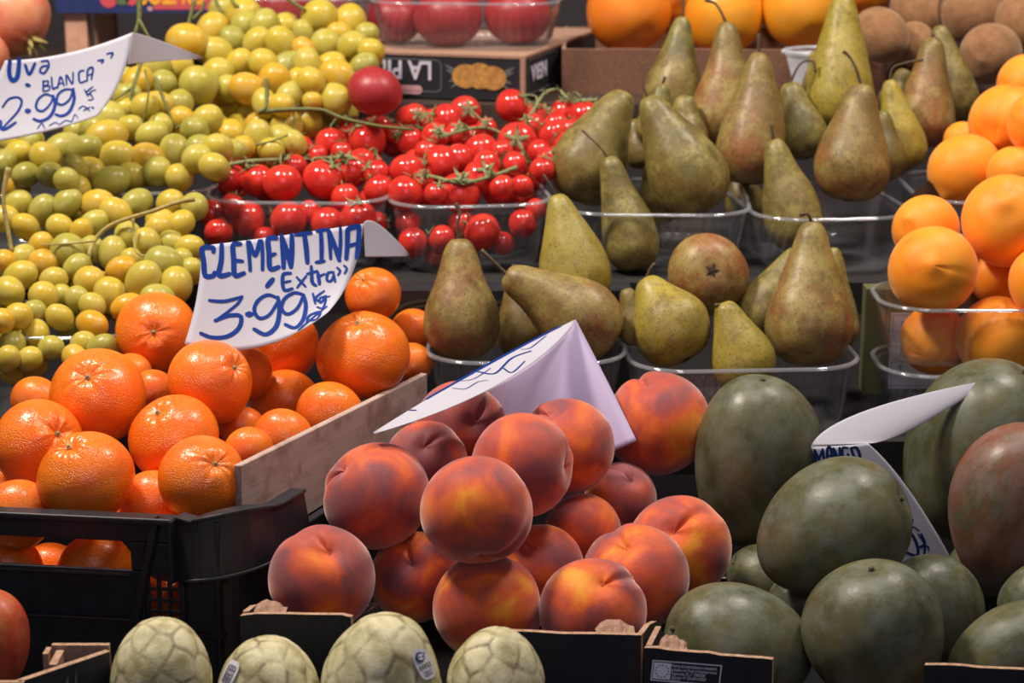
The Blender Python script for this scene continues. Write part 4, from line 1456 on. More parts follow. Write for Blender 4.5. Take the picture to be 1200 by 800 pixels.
def crown(o):
    parts = []
    for j in range(6):
        a = 2 * PI * j / 6
        d = Vector((math.cos(a), math.sin(a), 0))
        parts.append(tube([d * .10 + Vector((0, 0, .78)), d * .16 + Vector((0, 0, .98)), d * .27 + Vector((0, 0, 1.16))], [.07, .06, .01], 6))
    V, F = join(parts)
    link('crown', mesh('crown', V, F), MT['vine_dry'], o)
for o in poms: crown(o)

# ------------------------------------------------------------------ vine tomatoes
TM = {  # truss: (label, stalk path [(px, py, D offset)], [(px, py, r)])
    'a': ('cherry tomato truss along the front left rim, behind the clementina sign', [(252, 197), (290, 189), (332, 187), (365, 186), (400, 184), (440, 182)],
          [(270, 210, 18), (302, 212, 19), (331, 215, 22), (378, 211, 23), (412, 200, 20), (345, 196, 15), (405, 231, 16), (444, 222, 17), (441, 203, 15), (424, 190, 16)]),
    'b': ('cherry tomato truss at the back left, under the long bare stalk beside the grapes', [(305, 131), (345, 128), (378, 128), (405, 139), (440, 147), (485, 152)],
          [(351, 174, 16), (388, 168, 18), (430, 166, 22), (411, 150, 14), (372, 182, 12), (448, 148, 12), (400, 178, 12), (466, 158, 13)]),
    'c': ('cherry tomato truss in the centre, at the front of the right tomato punnet', [(430, 205), (455, 214), (480, 212), (500, 206), (540, 214), (575, 207), (606, 196)],
          [(475, 226, 20), (477, 200, 20), (516, 193, 22), (538, 226, 23), (510, 227, 13), (537, 186, 17), (564, 208, 20), (588, 220, 15), (495, 212, 13)]),
    'd': ('cherry tomato truss at the back centre below the upside-down box', [(462, 160), (490, 152), (515, 160), (545, 152), (570, 150), (590, 158)],
          [(480, 165, 16), (510, 160, 16), (523, 141, 19), (545, 131, 18), (487, 136, 14), (564, 177, 20), (500, 178, 14), (535, 158, 14), (506, 140, 12), (570, 150, 12)]),
    'e': ('cherry tomato truss on the right with one large round tomato', [(590, 205), (620, 190), (650, 184), (670, 190)],
          [(606, 167, 23), (570, 193, 16), (603, 193, 15), (636, 199, 15), (612, 218, 13), (642, 186, 13), (632, 178, 14), (588, 178, 13)]),
    'f': ('cherry tomato truss at the back right with a hooked pale stalk', [(618, 146), (628, 124), (640, 108), (655, 106), (668, 116), (700, 118)],
          [(600, 124, 19), (684, 136, 18), (660, 131, 15), (648, 158, 17), (664, 170, 16), (651, 146, 15), (624, 147, 14), (669, 152, 13), (630, 136, 12), (702, 131, 11), (690, 155, 13)]),
}
titems = []
for k, (lab, st, ts) in TM.items():
    for (x, y, r) in ts:
        titems.append(dict(px=x, py=y, r=r * 1.06, D=2.115 + (230 - y) * .0016, t=k))
_rs = random.Random(5)
EXTRA = {}
for k, (lab, st, ts) in TM.items():
    EXTRA[k] = [(x + _rs.uniform(-14, 14), y + _rs.uniform(2, 12), _rs.uniform(15, 18)) for (x, y, r) in ts]
    for (x, y, r) in EXTRA[k]:
        titems.append(dict(px=x, py=y, r=r, D=2.145 + (230 - y) * .0016, t=k))
UNDER = {'left': [(256, 272, 17), (249, 250, 18), (290, 256, 22), (338, 258, 22), (384, 262, 20), (420, 256, 22), (310, 280, 15), (442, 262, 14), (272, 240, 14), (362, 248, 14)],
         'right': [(484, 284, 18), (518, 280, 17), (565, 272, 22), (478, 262, 15), (540, 262, 16), (548, 300, 14), (612, 262, 17), (590, 285, 14), (510, 300, 12), (628, 245, 13)]}
for k, ts in UNDER.items():
    for (x, y, r) in ts: titems.append(dict(px=x, py=y, r=r, D=2.10, t=k, mv=.5))
relax(titems, .90, 160)
roots = {}
for k, (lab, st, ts) in TM.items():
    mine = [t for t in titems if t['t'] == k]
    x, y = st[2][0], st[2][1]
    root = empty('tomato_truss', P(x, y + 20, sum(t['D'] for t in mine) / len(mine)))
    tag(root, lab, 'vine tomatoes', 'cherry tomatoes on the vine')
    inv = Matrix.Translation(-root.location)
    def DD(px, py):
        d = min(mine, key=lambda t: (t['px'] - px) ** 2 + (t['py'] - py) ** 2)
        q = math.hypot(d['px'] - px, d['py'] - py)
        rr = d['r'] * d['D'] / FPX
        return d['D'] - (rr * 1.0 if q < d['r'] * 1.1 else rr * .3)
    path = [inv @ P(px, py, DD(px, py)) for px, py in st]
    parts = [tube(path, [.0026] + [.0019] * (len(path) - 2) + [.0024], 7)]
    for t in mine:
        o = bpy.data.objects.new('tomato', TOM[random.randrange(3)]); COL.objects.link(o)
        o.parent = root
        c = inv @ P(t['px'], t['py'], t['D']); r = t['r'] * t['D'] / FPX
        o.location = c; o.scale = (r, r, r)
        near = min(path, key=lambda p: (p - c).length)
        ax = (near - c).normalized() * .7 + Vector((random.uniform(-.3, .3), random.uniform(-.4, .3), .45))
        ax.normalize()
        o.rotation_mode = 'QUATERNION'; o.rotation_quaternion = axis_quat(ax, random.uniform(0, 6))
        link('calyx', TOM_CALYX, None, o)
        if (near - c).length < r * 3.2:
            s0 = c + ax * r * 1.2
            mid = (s0 + near) / 2 + ax * r * .35
            parts.append(tube([s0, mid, near], [.0008, .0009, .0012], 6))
    # dried sepal tufts along the stalk
    for p in path[1:-1]:
        for q in range(3):
            d = Vector((random.uniform(-1, 1), random.uniform(-1, .2), random.uniform(0, 1))).normalized()
            parts.append(tube([p, p + d * .005, p + d * .009 + Vector((0, 0, -.002))], [.0008, .0007, .0003], 5))
    V, F = join(parts)
    link('vine', mesh('vine', V, F), MT['vine'], root)
    if k == 'b':
        bare = [inv @ P(x, y, D) for x, y, D in ((312, 92, 2.12), (313, 108, 2.12), (311, 126, 2.115), (304, 131, 2.115), (325, 129, 2.12), (350, 128, 2.125), (378, 129, 2.13), (400, 138, 2.13), (440, 147, 2.135), (485, 152, 2.15))]
        link('bare_stalk', mesh('bare_stalk', *tube(bare, [.0012, .0022, .0016, .0026, .0022, .0020, .0018, .0018, .0016, .0014], 8)), MT['stem_g'], root)
for t in titems:
    if t['t'] in UNDER:
        o = place_round('cherry_tomato', TOM[random.randrange(3)], t, IV(random.uniform(-1, 1), random.uniform(-.3, 1), random.uniform(-1, .4)),
                        'red cherry tomato low inside the %s tomato punnet, seen through its wall' % t['t'], 'tomato', 'cherry tomatoes inside the %s punnet' % t['t'])
        link('calyx', TOM_CALYX, None, o)

# ------------------------------------------------------------------ grapes
GR = {
    'low': ('white grape bunch with yellow stalk hanging behind the clementines', 1.97, [
        (78, 211, 13), (79, 238, 14), (114, 240, 16), (189, 260, 14), (70, 266, 13), (80, 294, 18), (108, 292, 13), (133, 297, 15), (51, 308, 14), (24, 323, 15),
        (63, 329, 14), (51, 347, 15), (72, 346, 11), (21, 371, 14), (10, 341, 15), (105, 330, 16), (130, 346, 17), (91, 351, 13), (108, 358, 13), (108, 380, 14), (143, 316, 14),
        (168, 329, 18), (192, 309, 18), (206, 334, 17), (201, 285, 13), (222, 290, 13), (26, 302, 13), (42, 390, 14), (14, 404, 14), (35, 421, 13), (9, 421, 13), (98, 404, 14),
        (119, 407, 13), (2, 376, 13), (5, 306, 12), (155, 304, 12), (90, 312, 12), (185, 350, 15), (150, 360, 14), (225, 318, 13), (40, 365, 12), (70, 372, 13), (88, 420, 13), (60, 408, 13), (95, 272, 12), (48, 286, 12), (212, 305, 12)]),
    'left': ('white grape bunch under the grape price sign, at the left edge', 2.13, [
        (106, 201, 15), (130, 213, 16), (137, 184, 17), (173, 187, 17), (185, 201, 15), (154, 206, 14), (210, 208, 14), (54, 185, 15), (75, 175, 17), (205, 178, 16), (232, 186, 15),
        (128, 139, 18), (125, 160, 17), (170, 125, 14), (178, 158, 14), (188, 147, 13), (21, 180, 13), (5, 190, 12), (30, 205, 13), (150, 128, 13), (100, 175, 15), (35, 165, 12), (88, 198, 13),
        (232, 100, 19), (211, 121, 14), (208, 78, 16), (180, 79, 16), (162, 95, 15), (148, 92, 12), (243, 140, 15), (228, 153, 14), (214, 142, 14), (238, 177, 16), (256, 174, 15), (219, 48, 18), (190, 100, 15), (186, 122, 13), (152, 150, 13), (148, 112, 13), (250, 195, 14), (12, 165, 12), (60, 205, 13), (110, 150, 13), (90, 155, 13), (20, 240, 14), (50, 246, 14), (136, 250, 15), (160, 238, 14), (200, 238, 14), (228, 242, 14), (30, 266, 13), (4, 256, 14), (150, 276, 14), (172, 284, 14), (186, 268, 14), (212, 262, 13), (110, 262, 13)]),
    'top': ('mound of white grapes at the top, left of the large red tomato', 2.28, [
        (249, 34, 16), (285, 18, 18), (262, 12, 15), (302, 50, 15), (330, 52, 16), (356, 59, 12), (334, 31, 14), (310, 28, 14), (355, 38, 11), (374, 20, 18), (410, 26, 17), (381, 53, 16), (414, 56, 17),
        (309, 75, 15), (337, 78, 15), (364, 95, 14), (397, 90, 17), (392, 117, 17), (341, 112, 14), (321, 93, 16), (290, 104, 16), (360, 75, 14), (427, 76, 12), (435, 60, 13), (430, 40, 12),
        (272, 47, 14), (288, 30, 15), (310, 121, 13), (330, 123, 12), (366, 118, 10), (280, 75, 14), (255, 65, 17), (255, 86, 16), (268, 104, 14), (388, 76, 13), (350, 96, 12), (242, 58, 13), (398, 40, 12), (376, 112, 11)]),
    'mid': ('bright yellow white-grape bunch just behind the left tomato punnet', 2.23, [
        (275, 135, 15), (278, 150, 14), (305, 148, 16), (335, 149, 17), (360, 144, 16), (302, 162, 15), (330, 163, 15), (285, 173, 12), (318, 176, 13), (292, 131, 13), (270, 158, 16), (272, 178, 13), (256, 150, 13), (345, 168, 12), (258, 128, 14), (350, 130, 12)]),
}
gitems = []
for k, (lab, D0, gs) in GR.items():
    rs = random.Random(k)
    for (x, y, r) in gs:
        slope = {'low': .0009, 'left': .0012, 'top': .0010, 'mid': .0015}[k]
        yr = {'low': 320, 'left': 170, 'top': 70, 'mid': 150}[k]
        gitems.append(dict(px=x, py=y, r=r * 1.18, D=D0 + (yr - y) * slope + rs.uniform(-.006, .006), t=k, e=rs.uniform(1.04, 1.32)))
    n = len(gs)
    for (x, y, r) in (list(gs) * 2)[:min(int(n * .9), 97 - n)]:                      # the next layer inside each bunch
        xx = x + rs.uniform(-14, 14); yy = y + rs.uniform(-2, 16)
        gitems.append(dict(px=xx, py=yy, r=rs.uniform(14, 17), D=D0 + (yr - yy) * slope + .034, t=k, e=rs.uniform(1.0, 1.2)))
relax(gitems, .86, 120)
STK = {'low': [([(228, 233), (205, 238), (180, 247), (150, 256), (128, 265), (112, 280), (104, 300), (110, 316), (130, 322)], 0.0035),
               ([(222, 236), (212, 250), (208, 268), (210, 290)], 0.0024), ([(156, 256), (157, 275), (160, 296), (175, 300)], 0.0018), ([(10, 196), (4, 230), (8, 262), (14, 295)], 0.0038), ([(112, 282), (85, 285), (50, 287)], 0.0016)],
       'left': [([(169, 54), (164, 78), (156, 102), (152, 130), (148, 155)], 0.0035), ([(156, 102), (142, 112), (130, 120)], 0.0022), ([(170, 82), (174, 110), (166, 148)], 0.0016), ([(182, 90), (192, 118), (206, 150)], 0.0024), ([(206, 150), (222, 142)], 0.0016),
                ([(163, -6), (163, 22), (158, 40)], 0.0041), ([(163, 24), (170, 36), (176, 46)], 0.0030)],
       'top': [([(228, 0), (222, 24), (218, 40)], 0.0035), ([(240, 2), (236, 12), (226, 22)], 0.0030), ([(253, 0), (256, 10), (262, 22)], 0.0027), ([(332, -6), (345, 4), (358, 12)], 0.0035), ([(270, -4), (274, 4), (280, 8)], 0.0030)],
       'mid': [([(311, 92), (314, 108), (310, 126)], 0.0024), ([(300, 170), (320, 165), (338, 158)], 0.0016)]}
for k, (lab, D0, gs) in GR.items():
    mine = [g for g in gitems if g['t'] == k]
    cx = sum(g['px'] for g in mine) / len(mine); cy = max(g['py'] for g in mine)
    root = empty('grape_bunch', P(cx, cy, D0))
    tag(root, lab, 'grapes', 'bunches of white grapes')
    inv = Matrix.Translation(-root.location)
    for j, g in enumerate(mine):
        o = bpy.data.objects.new('grape', GRAPE[j % 3]); COL.objects.link(o)
        o.parent = root
        r = g['r'] * g['D'] / FPX
        o.location = inv @ P(g['px'], g['py'], g['D']); o.scale = (r, r, r * g['e'])
        o.rotation_mode = 'QUATERNION'
        o.rotation_quaternion = axis_quat(IV(random.uniform(-1, 1), random.uniform(-.6, .8), random.uniform(-.3, .6)))
    for pts, th in STK[k]:
        front = []
        for (x, y) in pts:
            ds = [g['D'] - math.sqrt(max(0, g['r'] ** 2 - (g['px'] - x) ** 2 - (g['py'] - y) ** 2)) * g['D'] / FPX for g in mine if math.hypot(g['px'] - x, g['py'] - y) < g['r']]
            front.append((x, y, min(ds) - th * 1.1 if ds else None))
        known = [f[2] for f in front if f[2]] or [D0 - .01]
        dm = sorted(known)[len(known) // 2]
        front = [(x, y, max(dm - .012, min(dm + .012, f)) if f else dm) for x, y, f in front]
        front = [(x, y, min(front[max(0, i - 1)][2], f, front[min(len(front) - 1, i + 1)][2])) for i, (x, y, f) in enumerate(front)]
        link('stalk', mesh('stalk', *tube([inv @ P(*f) for f in front], [th * .75] + [th * .55] * (len(front) - 2) + [th * .5], 8)), MT['vine_dry'] if k in ('low',) else MT['stem_g'], root)


# ------------------------------------------------------------------ price signs
class Sheet:
    """paper surface through a 3x3 net of points (rows from top to bottom, each left to right)"""
    def __init__(s, rows):
        s.px = np.array([[(c[0], c[1]) for c in r] for r in rows], float)
        s.w = np.array([[tuple(P(*c)) for c in r] for r in rows], float)

    @staticmethod
    def lag(t): return np.array([2 * (t - .5) * (t - 1), -4 * t * (t - 1), 2 * t * (t - .5)])

    def at(s, u, v, A=None):
        A = s.w if A is None else A
        return np.einsum('i,j,ijk->k', s.lag(v), s.lag(u), A)

    def nrm(s, u, v):
        e = .01
        n = np.cross(s.at(u + e, v) - s.at(u - e, v), s.at(u, v - e) - s.at(u, v + e))
        return n / (np.linalg.norm(n) + 1e-12)

    def inv(s, x, y):
        u, v = .5, .5
        for _ in range(14):
            f = s.at(u, v, s.px) - np.array([x, y]); e = 1e-3
            J = np.stack([(s.at(u + e, v, s.px) - s.at(u - e, v, s.px)) / (2 * e), (s.at(u, v + e, s.px) - s.at(u, v - e, s.px)) / (2 * e)], 1)
            d = np.linalg.lstsq(J, -f, rcond=None)[0]
            d = np.clip(d, -.3, .3)
            u += d[0]; v += d[1]
        return min(1.02, max(-.02, u)), min(1.02, max(-.02, v))

    def mesh(s, name, m, parent, n=24, org=Vector((0, 0, 0))):
        V = [tuple(Vector(s.at(i / n, j / n)) - org) for j in range(n + 1) for i in range(n + 1)]
        o = link(name, mesh(name, V, grid_faces(n + 1, n + 1, closed=False)), m, parent)
        md = o.modifiers.new('t', 'SOLIDIFY'); md.thickness = .0004; md.offset = 0
        return o

    def stroke(s, pts, width, org, side=1, lift=.0005):
        """pen stroke lying on the paper; pts in picture coordinates, width in px"""
        uv = [s.inv(x, y) for x, y in pts]
        n = max(2, (len(uv) - 1) * 6 + 1)
        Q = catmull(uv, n)
        W = [Vector(s.at(u, v)) for u, v in Q]
        D = (W[0] - CAM).dot(FW)
        hw = width * 1.3 * D / FPX / 2
        V = []
        for i, p in enumerate(W):
            nn = Vector(s.nrm(*Q[i])) * side
            a = W[max(i - 1, 0)]; b = W[min(i + 1, n - 1)]
            t = (b - a)
            t = t.normalized() if t.length > 1e-9 else Vector((1, 0, 0))
            e = nn.cross(t).normalized()
            k = .8 + .2 * math.sin(PI * i / (n - 1))
            V += [p + nn * lift - org - e * hw * k, p + nn * lift - org + e * hw * k]
        F = [(2 * i, 2 * i + 1, 2 * i + 3, 2 * i + 2) for i in range(n - 1)]
        # round ends
        for i0, sg in ((0, -1), (n - 1, 1)):
            c = W[i0]; nn = Vector(s.nrm(*Q[i0])) * side
            t = (W[1] - W[0]) if i0 == 0 else (W[-1] - W[-2])
            t = t.normalized() if t.length > 1e-9 else Vector((1, 0, 0))
            e = nn.cross(t).normalized()
            b = len(V); m = 7
            for q in range(m):
                A = -PI / 2 + PI * q / (m - 1)
                V.append(c + nn * lift - org + (e * math.sin(A) + t * sg * math.cos(A)) * hw * .8)
            F.append(tuple(range(b, b + m)))
        return V, F


def writing(sh, strokes, conv, parent, org, m, name='writing', side=1):
    parts = []
    for k, (pts, w) in enumerate(strokes):
        parts.append(sh.stroke([conv(p) for p in pts], w, org, side, .0006 + (k % 7) * .00002))
    V, F = join(parts)
    return link(name, mesh(name, V, F, False), m, parent)


# clementina sign
org = P(310, 405, 1.84)
sg = empty('price_sign', org); tag(sg, 'white paper price sign reading CLEMENTINA Extra 3.99 in blue', 'price sign')
S = Sheet([[(236, 288, 1.80), (330, 276, 1.83), (426, 262, 1.86)], [(231, 345, 1.785), (322, 338, 1.81), (413, 320, 1.84)], [(216, 403, 1.765), (302, 407, 1.78), (384, 366, 1.80)]])
S.mesh('front_sheet', MT['paper'], sg, org=org)
S2 = Sheet([[(426, 262, 1.86), (444, 263, 1.885), (480, 298, 1.93)], [(427, 281, 1.859), (446, 282, 1.884), (479, 299, 1.93)], [(428, 301, 1.856), (448, 301, 1.882), (478, 300, 1.93)]])
S2.mesh('back_flap', MT['paper'], sg, org=org)
cv = lambda p: (205 + p[0] / 4.138, 250 + p[1] / 4.138)
B = 5.0; Mw = 3.6; T = 2.4
ST = [([(186, 186), (182, 166), (132, 172), (138, 230), (146, 300), (184, 303), (192, 288)], B), ([(226, 152), (224, 230), (214, 300), (264, 294)], B),
      ([(316, 148), (281, 156), (285, 230), (290, 300), (334, 290)], B), ([(288, 228), (328, 232)], Mw),
      ([(364, 276), (354, 135), (388, 205), (416, 130), (424, 272)], Mw + .6), ([(492, 120), (452, 125), (456, 195), (461, 268), (502, 260)], B), ([(460, 205), (486, 196)], Mw),
      ([(526, 264), (516, 108)], B), ([(516, 110), (562, 260)], B), ([(562, 260), (566, 106)], B), ([(584, 104), (660, 95)], Mw), ([(626, 100), (641, 238)], B),
      ([(688, 86), (726, 80)], Mw), ([(706, 86), (709, 235)], Mw + .6), ([(684, 238), (724, 231)], Mw), ([(754, 220), (742, 80)], Mw), ([(742, 80), (796, 228)], B), ([(796, 228), (801, 72)], Mw),
      ([(830, 220), (836, 120), (842, 76), (892, 62)], B), ([(892, 62), (882, 214)], B), ([(833, 160), (884, 146)], Mw),
      ([(474, 320), (446, 354)], B), ([(560, 290), (523, 300), (528, 370), (568, 366)], Mw), ([(527, 335), (560, 328)], T), ([(590, 310), (632, 356)], T), ([(636, 304), (592, 360)], T),
      ([(660, 258), (664, 330), (682, 350)], Mw), ([(640, 294), (690, 280)], T), ([(692, 288), (700, 344)], Mw), ([(696, 308), (726, 294)], T),
      ([(768, 286), (742, 290), (736, 322), (755, 330), (770, 300)], T + .4), ([(768, 290), (776, 334)], T), ([(786, 264), (800, 280), (790, 300)], T), ([(820, 254), (833, 270), (822, 292)], T),
      ([(166, 422), (240, 426), (326, 404)], Mw - .4), ([(326, 404), (296, 446), (196, 520)], Mw - .8), ([(196, 520), (262, 496), (318, 500), (310, 556), (256, 596), (180, 602), (125, 582)], Mw + .6),
      ([(352, 490), (368, 490)], 6.0),
      ([(498, 412), (450, 396), (402, 424), (384, 470), (408, 508), (456, 494), (498, 430)], Mw), ([(498, 408), (506, 470), (490, 550), (440, 588), (384, 562)], Mw + .8),
      ([(622, 396), (580, 386), (532, 414), (516, 462), (546, 490), (592, 462), (622, 400)], Mw), ([(622, 396), (634, 450), (620, 520), (584, 556), (535, 540)], Mw + .4),
      ([(668, 390), (680, 440)], T), ([(722, 378), (682, 412), (704, 432)], T), ([(732, 402), (702, 414), (706, 436), (730, 412), (718, 460), (690, 456)], T), ([(704, 410), (750, 404)], T * .8),
      ([(736, 454), (600, 568)], T), ([(640, 530), (652, 498), (702, 480), (692, 512), (652, 522)], T + .5)]
writing(S, ST, cv, sg, org, MT['ink'])

# grape sign
org = P(60, 160, 2.0)
sg = empty('price_sign', org); tag(sg, 'white paper price sign reading Uva BLANCA 2.99 in blue on the grapes', 'price sign')
S = Sheet([[(6, 71, 2.03), (80, 62, 2.04), (155, 38, 2.05)], [(-16, 118, 2.025), (66, 112, 2.032), (142, 92, 2.042)], [(-42, 172, 2.015), (46, 156, 2.02), (114, 136, 2.03)]])
S.mesh('front_sheet', MT['paper'], sg, org=org)
S2 = Sheet([[(155, 38, 2.05), (186, 47, 2.10), (238, 67, 2.14)], [(153, 55, 2.048), (186, 58, 2.10), (236, 68, 2.14)], [(149, 76, 2.046), (186, 72, 2.10), (234, 69, 2.14)]])
S2.mesh('back_flap', MT['paper'], sg, org=org)
cv = lambda p: (p[0] / 5.715, 30 + p[1] / 5.715)
ST = [([(66, 238), (62, 320), (82, 366), (112, 352), (124, 300), (128, 226)], 4.4), ([(170, 264), (196, 326), (234, 254)], 3.0), ([(278, 240), (318, 236), (326, 270), (296, 318), (268, 306), (284, 274), (324, 268)], 2.0),
      ([(178, 396), (196, 402)], 3.6), ([(290, 370), (290, 440)], 1.8), ([(290, 374), (322, 372), (318, 396), (294, 404), (332, 406), (326, 432), (290, 440)], 1.5), ([(346, 346), (353, 420), (378, 412)], 1.7),
      ([(386, 420), (406, 342), (430, 404)], 1.7), ([(392, 390), (426, 384)], 1.3), ([(446, 396), (446, 330), (484, 390), (490, 314)], 1.7), ([(562, 300), (530, 314), (535, 380), (576, 370)], 1.8), ([(584, 370), (588, 298), (622, 284), (612, 360)], 1.8), ([(588, 334), (618, 324)], 1.4),
      ([(655, 236), (692, 230), (680, 250)], 1.7), ([(716, 190), (756, 184), (742, 216)], 1.7),
      ([(18, 546), (58, 494), (118, 480), (146, 510), (122, 572), (62, 640), (16, 690)], 2.2), ([(6, 640), (10, 690), (44, 690), (104, 650)], 3.0), ([(180, 572), (194, 572)], 5.0),
      ([(354, 476), (304, 460), (254, 498), (244, 556), (288, 572), (338, 524), (356, 476)], 2.2), ([(356, 470), (368, 540), (332, 612), (272, 640), (226, 626)], 3.0),
      ([(482, 430), (436, 428), (390, 462), (382, 516), (420, 530), (468, 492), (488, 432)], 2.2), ([(490, 424), (496, 500), (462, 580), (412, 606), (374, 596)], 3.0),
      ([(566, 430), (590, 474)], 1.4), ([(622, 410), (576, 450), (612, 462)], 1.4), ([(640, 430), (602, 450), (624, 490), (592, 500)], 1.2), ([(526, 560), (560, 540), (600, 572)], 1.2), ([(560, 570), (602, 546)], 1.2), ([(618, 548), (624, 552)], 2),
      ([(252, 690), (280, 656), (300, 690)], 1.2), ([(330, 672), (370, 650), (400, 662), (440, 636), (480, 642), (500, 596), (522, 622)], 1.0)]
writing(S, ST, cv, sg, org, MT['ink'])

# folded peach sign, seen from behind
org = P(620, 530, 1.80)
sg = empty('price_sign', org); tag(sg, 'folded white price sign seen from behind, back sheet coloured lilac for its shade, above the peaches', 'price sign')
S = Sheet([[(437, 507, 1.645), (556, 436, 1.735), (675, 374, 1.85)], [(438, 507, 1.64), (574, 440, 1.725), (675, 374, 1.85)], [(439, 508, 1.635), (590, 447, 1.71), (675, 375, 1.85)]])
S.mesh('front_sheet', MT['paper'], sg, org=org)
S2 = Sheet([[(480, 480, 1.81), (590, 446, 1.81), (675, 375, 1.85)], [(486, 525, 1.81), (605, 492, 1.81), (712, 447, 1.815)], [(490, 566, 1.82), (612, 562, 1.81), (746, 516, 1.785)]])
S2.mesh('back_sheet', MT['paper_shade'], sg, org=org)  # same white paper turned from the lamps; its cool shade is in the colour
ST = [([(500, 468), (560, 434), (655, 383)], 3.2), ([(560, 436), (580, 438), (600, 420), (622, 412)], 2.2), ([(590, 432), (600, 437), (615, 424)], 1.6), ([(530, 455), (545, 456), (560, 448), (572, 446)], 1.0), ([(480, 481), (488, 481)], 1.6),
      ([(610, 410), (622, 408), (640, 394)], 1.0), ([(540, 447), (556, 444), (575, 432)], 1.0)]
writing(S, ST, lambda p: p, sg, org, MT['ink'], side=1)

# mango sign
org = P(1000, 640, 1.75)
sg = empty('price_sign', org); tag(sg, 'folded white price sign with blue writing standing behind the large top mango', 'price sign')
S = Sheet([[(950, 523, 1.76), (983, 522, 1.76), (1017, 519, 1.76)], [(975, 590, 1.765), (1020, 585, 1.765), (1064, 572, 1.765)], [(1005, 680, 1.775), (1060, 672, 1.775), (1117, 658, 1.775)]])
S.mesh('front_sheet', MT['paper'], sg, org=org)
S2 = Sheet([[(1012, 484, 1.79), (1082, 461, 1.83), (1160, 445, 1.785)], [(982, 502, 1.775), (1062, 485, 1.82), (1159, 446.5, 1.87)], [(950, 523, 1.76), (1017, 519, 1.76), (1158, 448, 1.87)]])
S2 = Sheet([[(950, 523, 1.76), (1012, 482, 1.775), (1160, 445, 1.785)], [(983, 521, 1.76), (1050, 494, 1.77), (1160, 446, 1.785)], [(1017, 519, 1.76), (1068, 503, 1.77), (1160, 447, 1.785)]])
S2.mesh('top_sheet', MT['paper'], sg, org=org)
cv = lambda p: (940 + p[0] / 4.706, 500 + p[1] / 4.706)
ST = [([(72, 196), (68, 128)], 2.6), ([(68, 128), (92, 180)], 2.8), ([(92, 180), (112, 124)], 2.4), ([(112, 124), (122, 192)], 2.8), ([(136, 190), (140, 120), (158, 122), (164, 190)], 2.8), ([(138, 160), (162, 158)], 2), ([(178, 184), (170, 118), (204, 184), (206, 116)], 2.8),
      ([(250, 116), (222, 118), (226, 180), (256, 180), (252, 150)], 2.6), ([(268, 118), (300, 116), (318, 168), (292, 178), (270, 120)], 2.8),
      ([(586, 508), (606, 512), (594, 540)], 2.6), ([(596, 540), (646, 572)], 1.4), ([(582, 568), (610, 600), (636, 660), (634, 706), (600, 702), (552, 682)], 2.8), ([(656, 590), (676, 640), (672, 706)], 2.4), ([(640, 592), (672, 640), (648, 662), (690, 658), (696, 678)], 1.8)]
writing(S, ST[:8], cv, sg, org, MT['ink_d'], 'printed_name')
writing(S, ST[8:9], cv, sg, org, MT['ink_d'], 'written_mark')
writing(S, ST[9:10], cv, sg, org, MT['ink_d'], 'written_stroke')
writing(S, ST[10:11], cv, sg, org, MT['ink_d'], 'written_price')
writing(S, ST[11:], cv, sg, org, MT['ink_d'], 'written_unit')

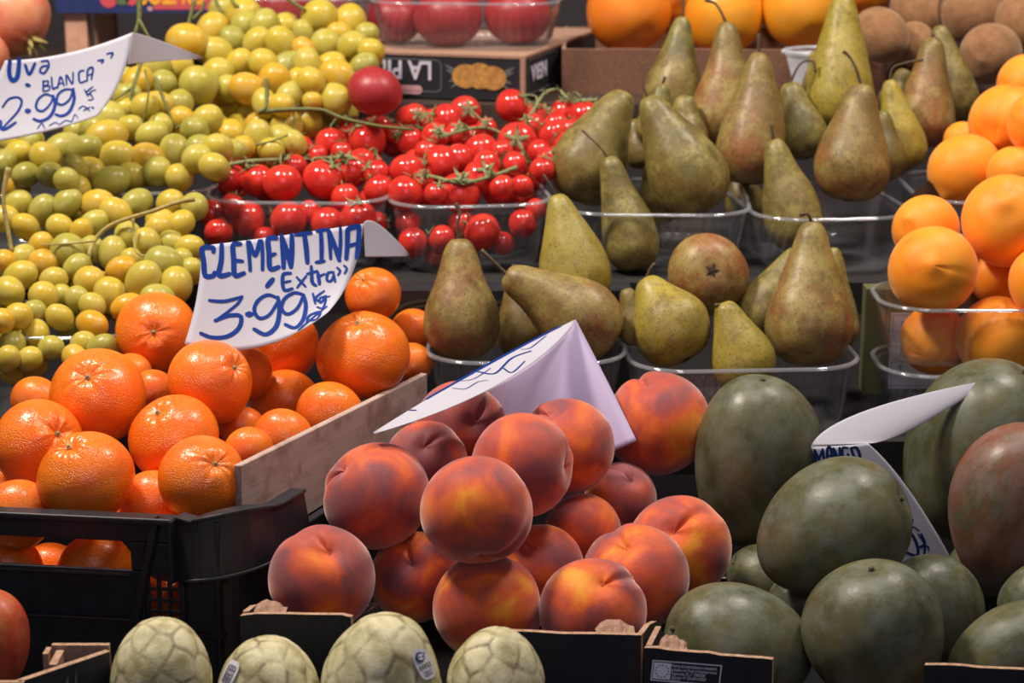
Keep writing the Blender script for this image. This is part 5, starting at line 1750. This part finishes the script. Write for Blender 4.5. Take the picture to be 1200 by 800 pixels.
# ------------------------------------------------------------------ stickers on cherimoyas
def sticker(o, it, px, py, w, h, rot, kind, label):
    """small curved paper tag wrapped on the front of the fruit"""
    bpy.context.view_layer.update()
    dg = bpy.context.evaluated_depsgraph_get()
    Mi = o.matrix_world.inverted()
    def hit(x, y):
        a = Mi @ CAM; b = Mi @ P(x, y, 3.0)
        ok, loc, nn, _ = o.ray_cast(a, (b - a).normalized())
        return (loc, nn) if ok else (None, None)
    n = 12
    def patch(name, pts, lift, m, parent):
        c = np.mean(pts, axis=0)
        V = []; F = []
        l0, n0 = hit(*c)
        V.append(l0 + n0 * lift)
        for x, y in pts:
            l, nn = hit(x, y)
            if l is None: l, nn = V[0], n0
            V.append(l + n0 * lift)
        k = len(pts)
        for i in range(k): F.append((0, 1 + i, 1 + (i + 1) % k))
        return link(name, mesh(name, V, F, False), m, parent)
    ca, sa = math.cos(rot), math.sin(rot)
    def T(x, y): return (px + x * ca - y * sa, py + x * sa + y * ca)
    outl = [T(*q) for q in [(w * .5 * math.copysign(abs(math.cos(t)) ** .6, math.cos(t)), h * .5 * math.copysign(abs(math.sin(t)) ** .7, math.sin(t))) for t in [2 * PI * i / 28 for i in range(28)]]]
    st = patch('sticker', outl, .045, MT['white'], o)
    st['label'] = label
    def d(name, lst, m, lf=.055): patch(name, [T(*q) for q in lst], lf, MT[m], st)
    if kind == 'oval':
        d('printed_face', [(7 * math.cos(t) * .8 - 1, 6 * math.sin(t) - h * .22) for t in [2 * PI * i / 16 for i in range(16)]], 'ink_d')
        d('printed_face', [(5 * math.cos(t) * .8 - .4, 4 * math.sin(t) - h * .22) for t in [2 * PI * i / 16 for i in range(16)]], 'white', .060)
        for x, y in ((-2.5, -9), (1.5, -8), (4.5, -11)):
            d('printed_dot', [(x + 1.1 * math.cos(t), y + 1.1 * math.sin(t)) for t in [2 * PI * i / 8 for i in range(8)]], 'ink_d', .066)
        for y in (1.5, 5.0):
            for x in range(-7, 7, 3): d('printed_letters', [(x, y - 1.1), (x + 2, y - 1.1), (x + 2, y + 1.1), (x, y + 1.1)], 'greenp')
        for y in (9.5, 12, 14.5): d('printed_line', [(-5, y - .4), (6, y - .4), (6, y + .4), (-5, y + .4)], 'grey')
    else:
        for q in range(4): d('printed_line', [(-w * .3 + q * 2.6, -h * .3), (-w * .3 + q * 2.6 + 1, -h * .3), (-w * .3 + q * 2.6 + 1, h * .35), (-w * .3 + q * 2.6, h * .35)], 'grey')
        for q in range(5): d('printed_line', [(-w * .3, -h * .3 + q * 5), (w * .25, -h * .3 + q * 5), (w * .25, -h * .3 + q * 5 + .9), (-w * .3, -h * .3 + q * 5 + .9)], 'grey', .06)
sticker(CH[2][0], CH[2][1], 494, 778, 19, 38, -.42, 'oval', 'blue and white oval paper sticker')
sticker(CH[1][0], CH[1][1], 271, 790, 15, 34, .45, 'net', 'white paper sticker with fine grey print')

# ------------------------------------------------------------------ light
def area(name, loc, target, size, power, col, sy=None):
    ld = bpy.data.lights.new(name, 'AREA'); ld.energy = power; ld.color = col; ld.size = size
    if sy: ld.shape = 'RECTANGLE'; ld.size_y = sy
    o = bpy.data.objects.new(name, ld); COL.objects.link(o)
    o.location = loc
    o.rotation_euler = (Vector(target) - Vector(loc)).to_track_quat('-Z', 'Y').to_euler()
    return o
area('ceiling_lamp_left', (-.75, 1.75, 2.45), (-.25, 1.95, 1.1), .22, 27, (1.0, .90, .78))
area('ceiling_lamp_right', (.75, 2.05, 2.5), (.35, 2.1, 1.2), .26, 15, (1.0, .90, .80))
area('ceiling_lamp_middle', (.05, 1.5, 2.7), (.1, 1.8, 1.0), .30, 10, (1.0, .92, .84))
area('aisle_light', (.2, -.9, 2.6), (0, 1.8, 1.0), 1.6, 10, (.76, .76, 1.0))
w = bpy.data.worlds.new('world'); SC.world = w; w.use_nodes = True
bg = w.node_tree.nodes['Background']; bg.inputs[0].default_value = (.62, .60, .78, 1); bg.inputs[1].default_value = .11
SC.view_settings.view_transform = 'Standard'
SC.view_settings.exposure = 0
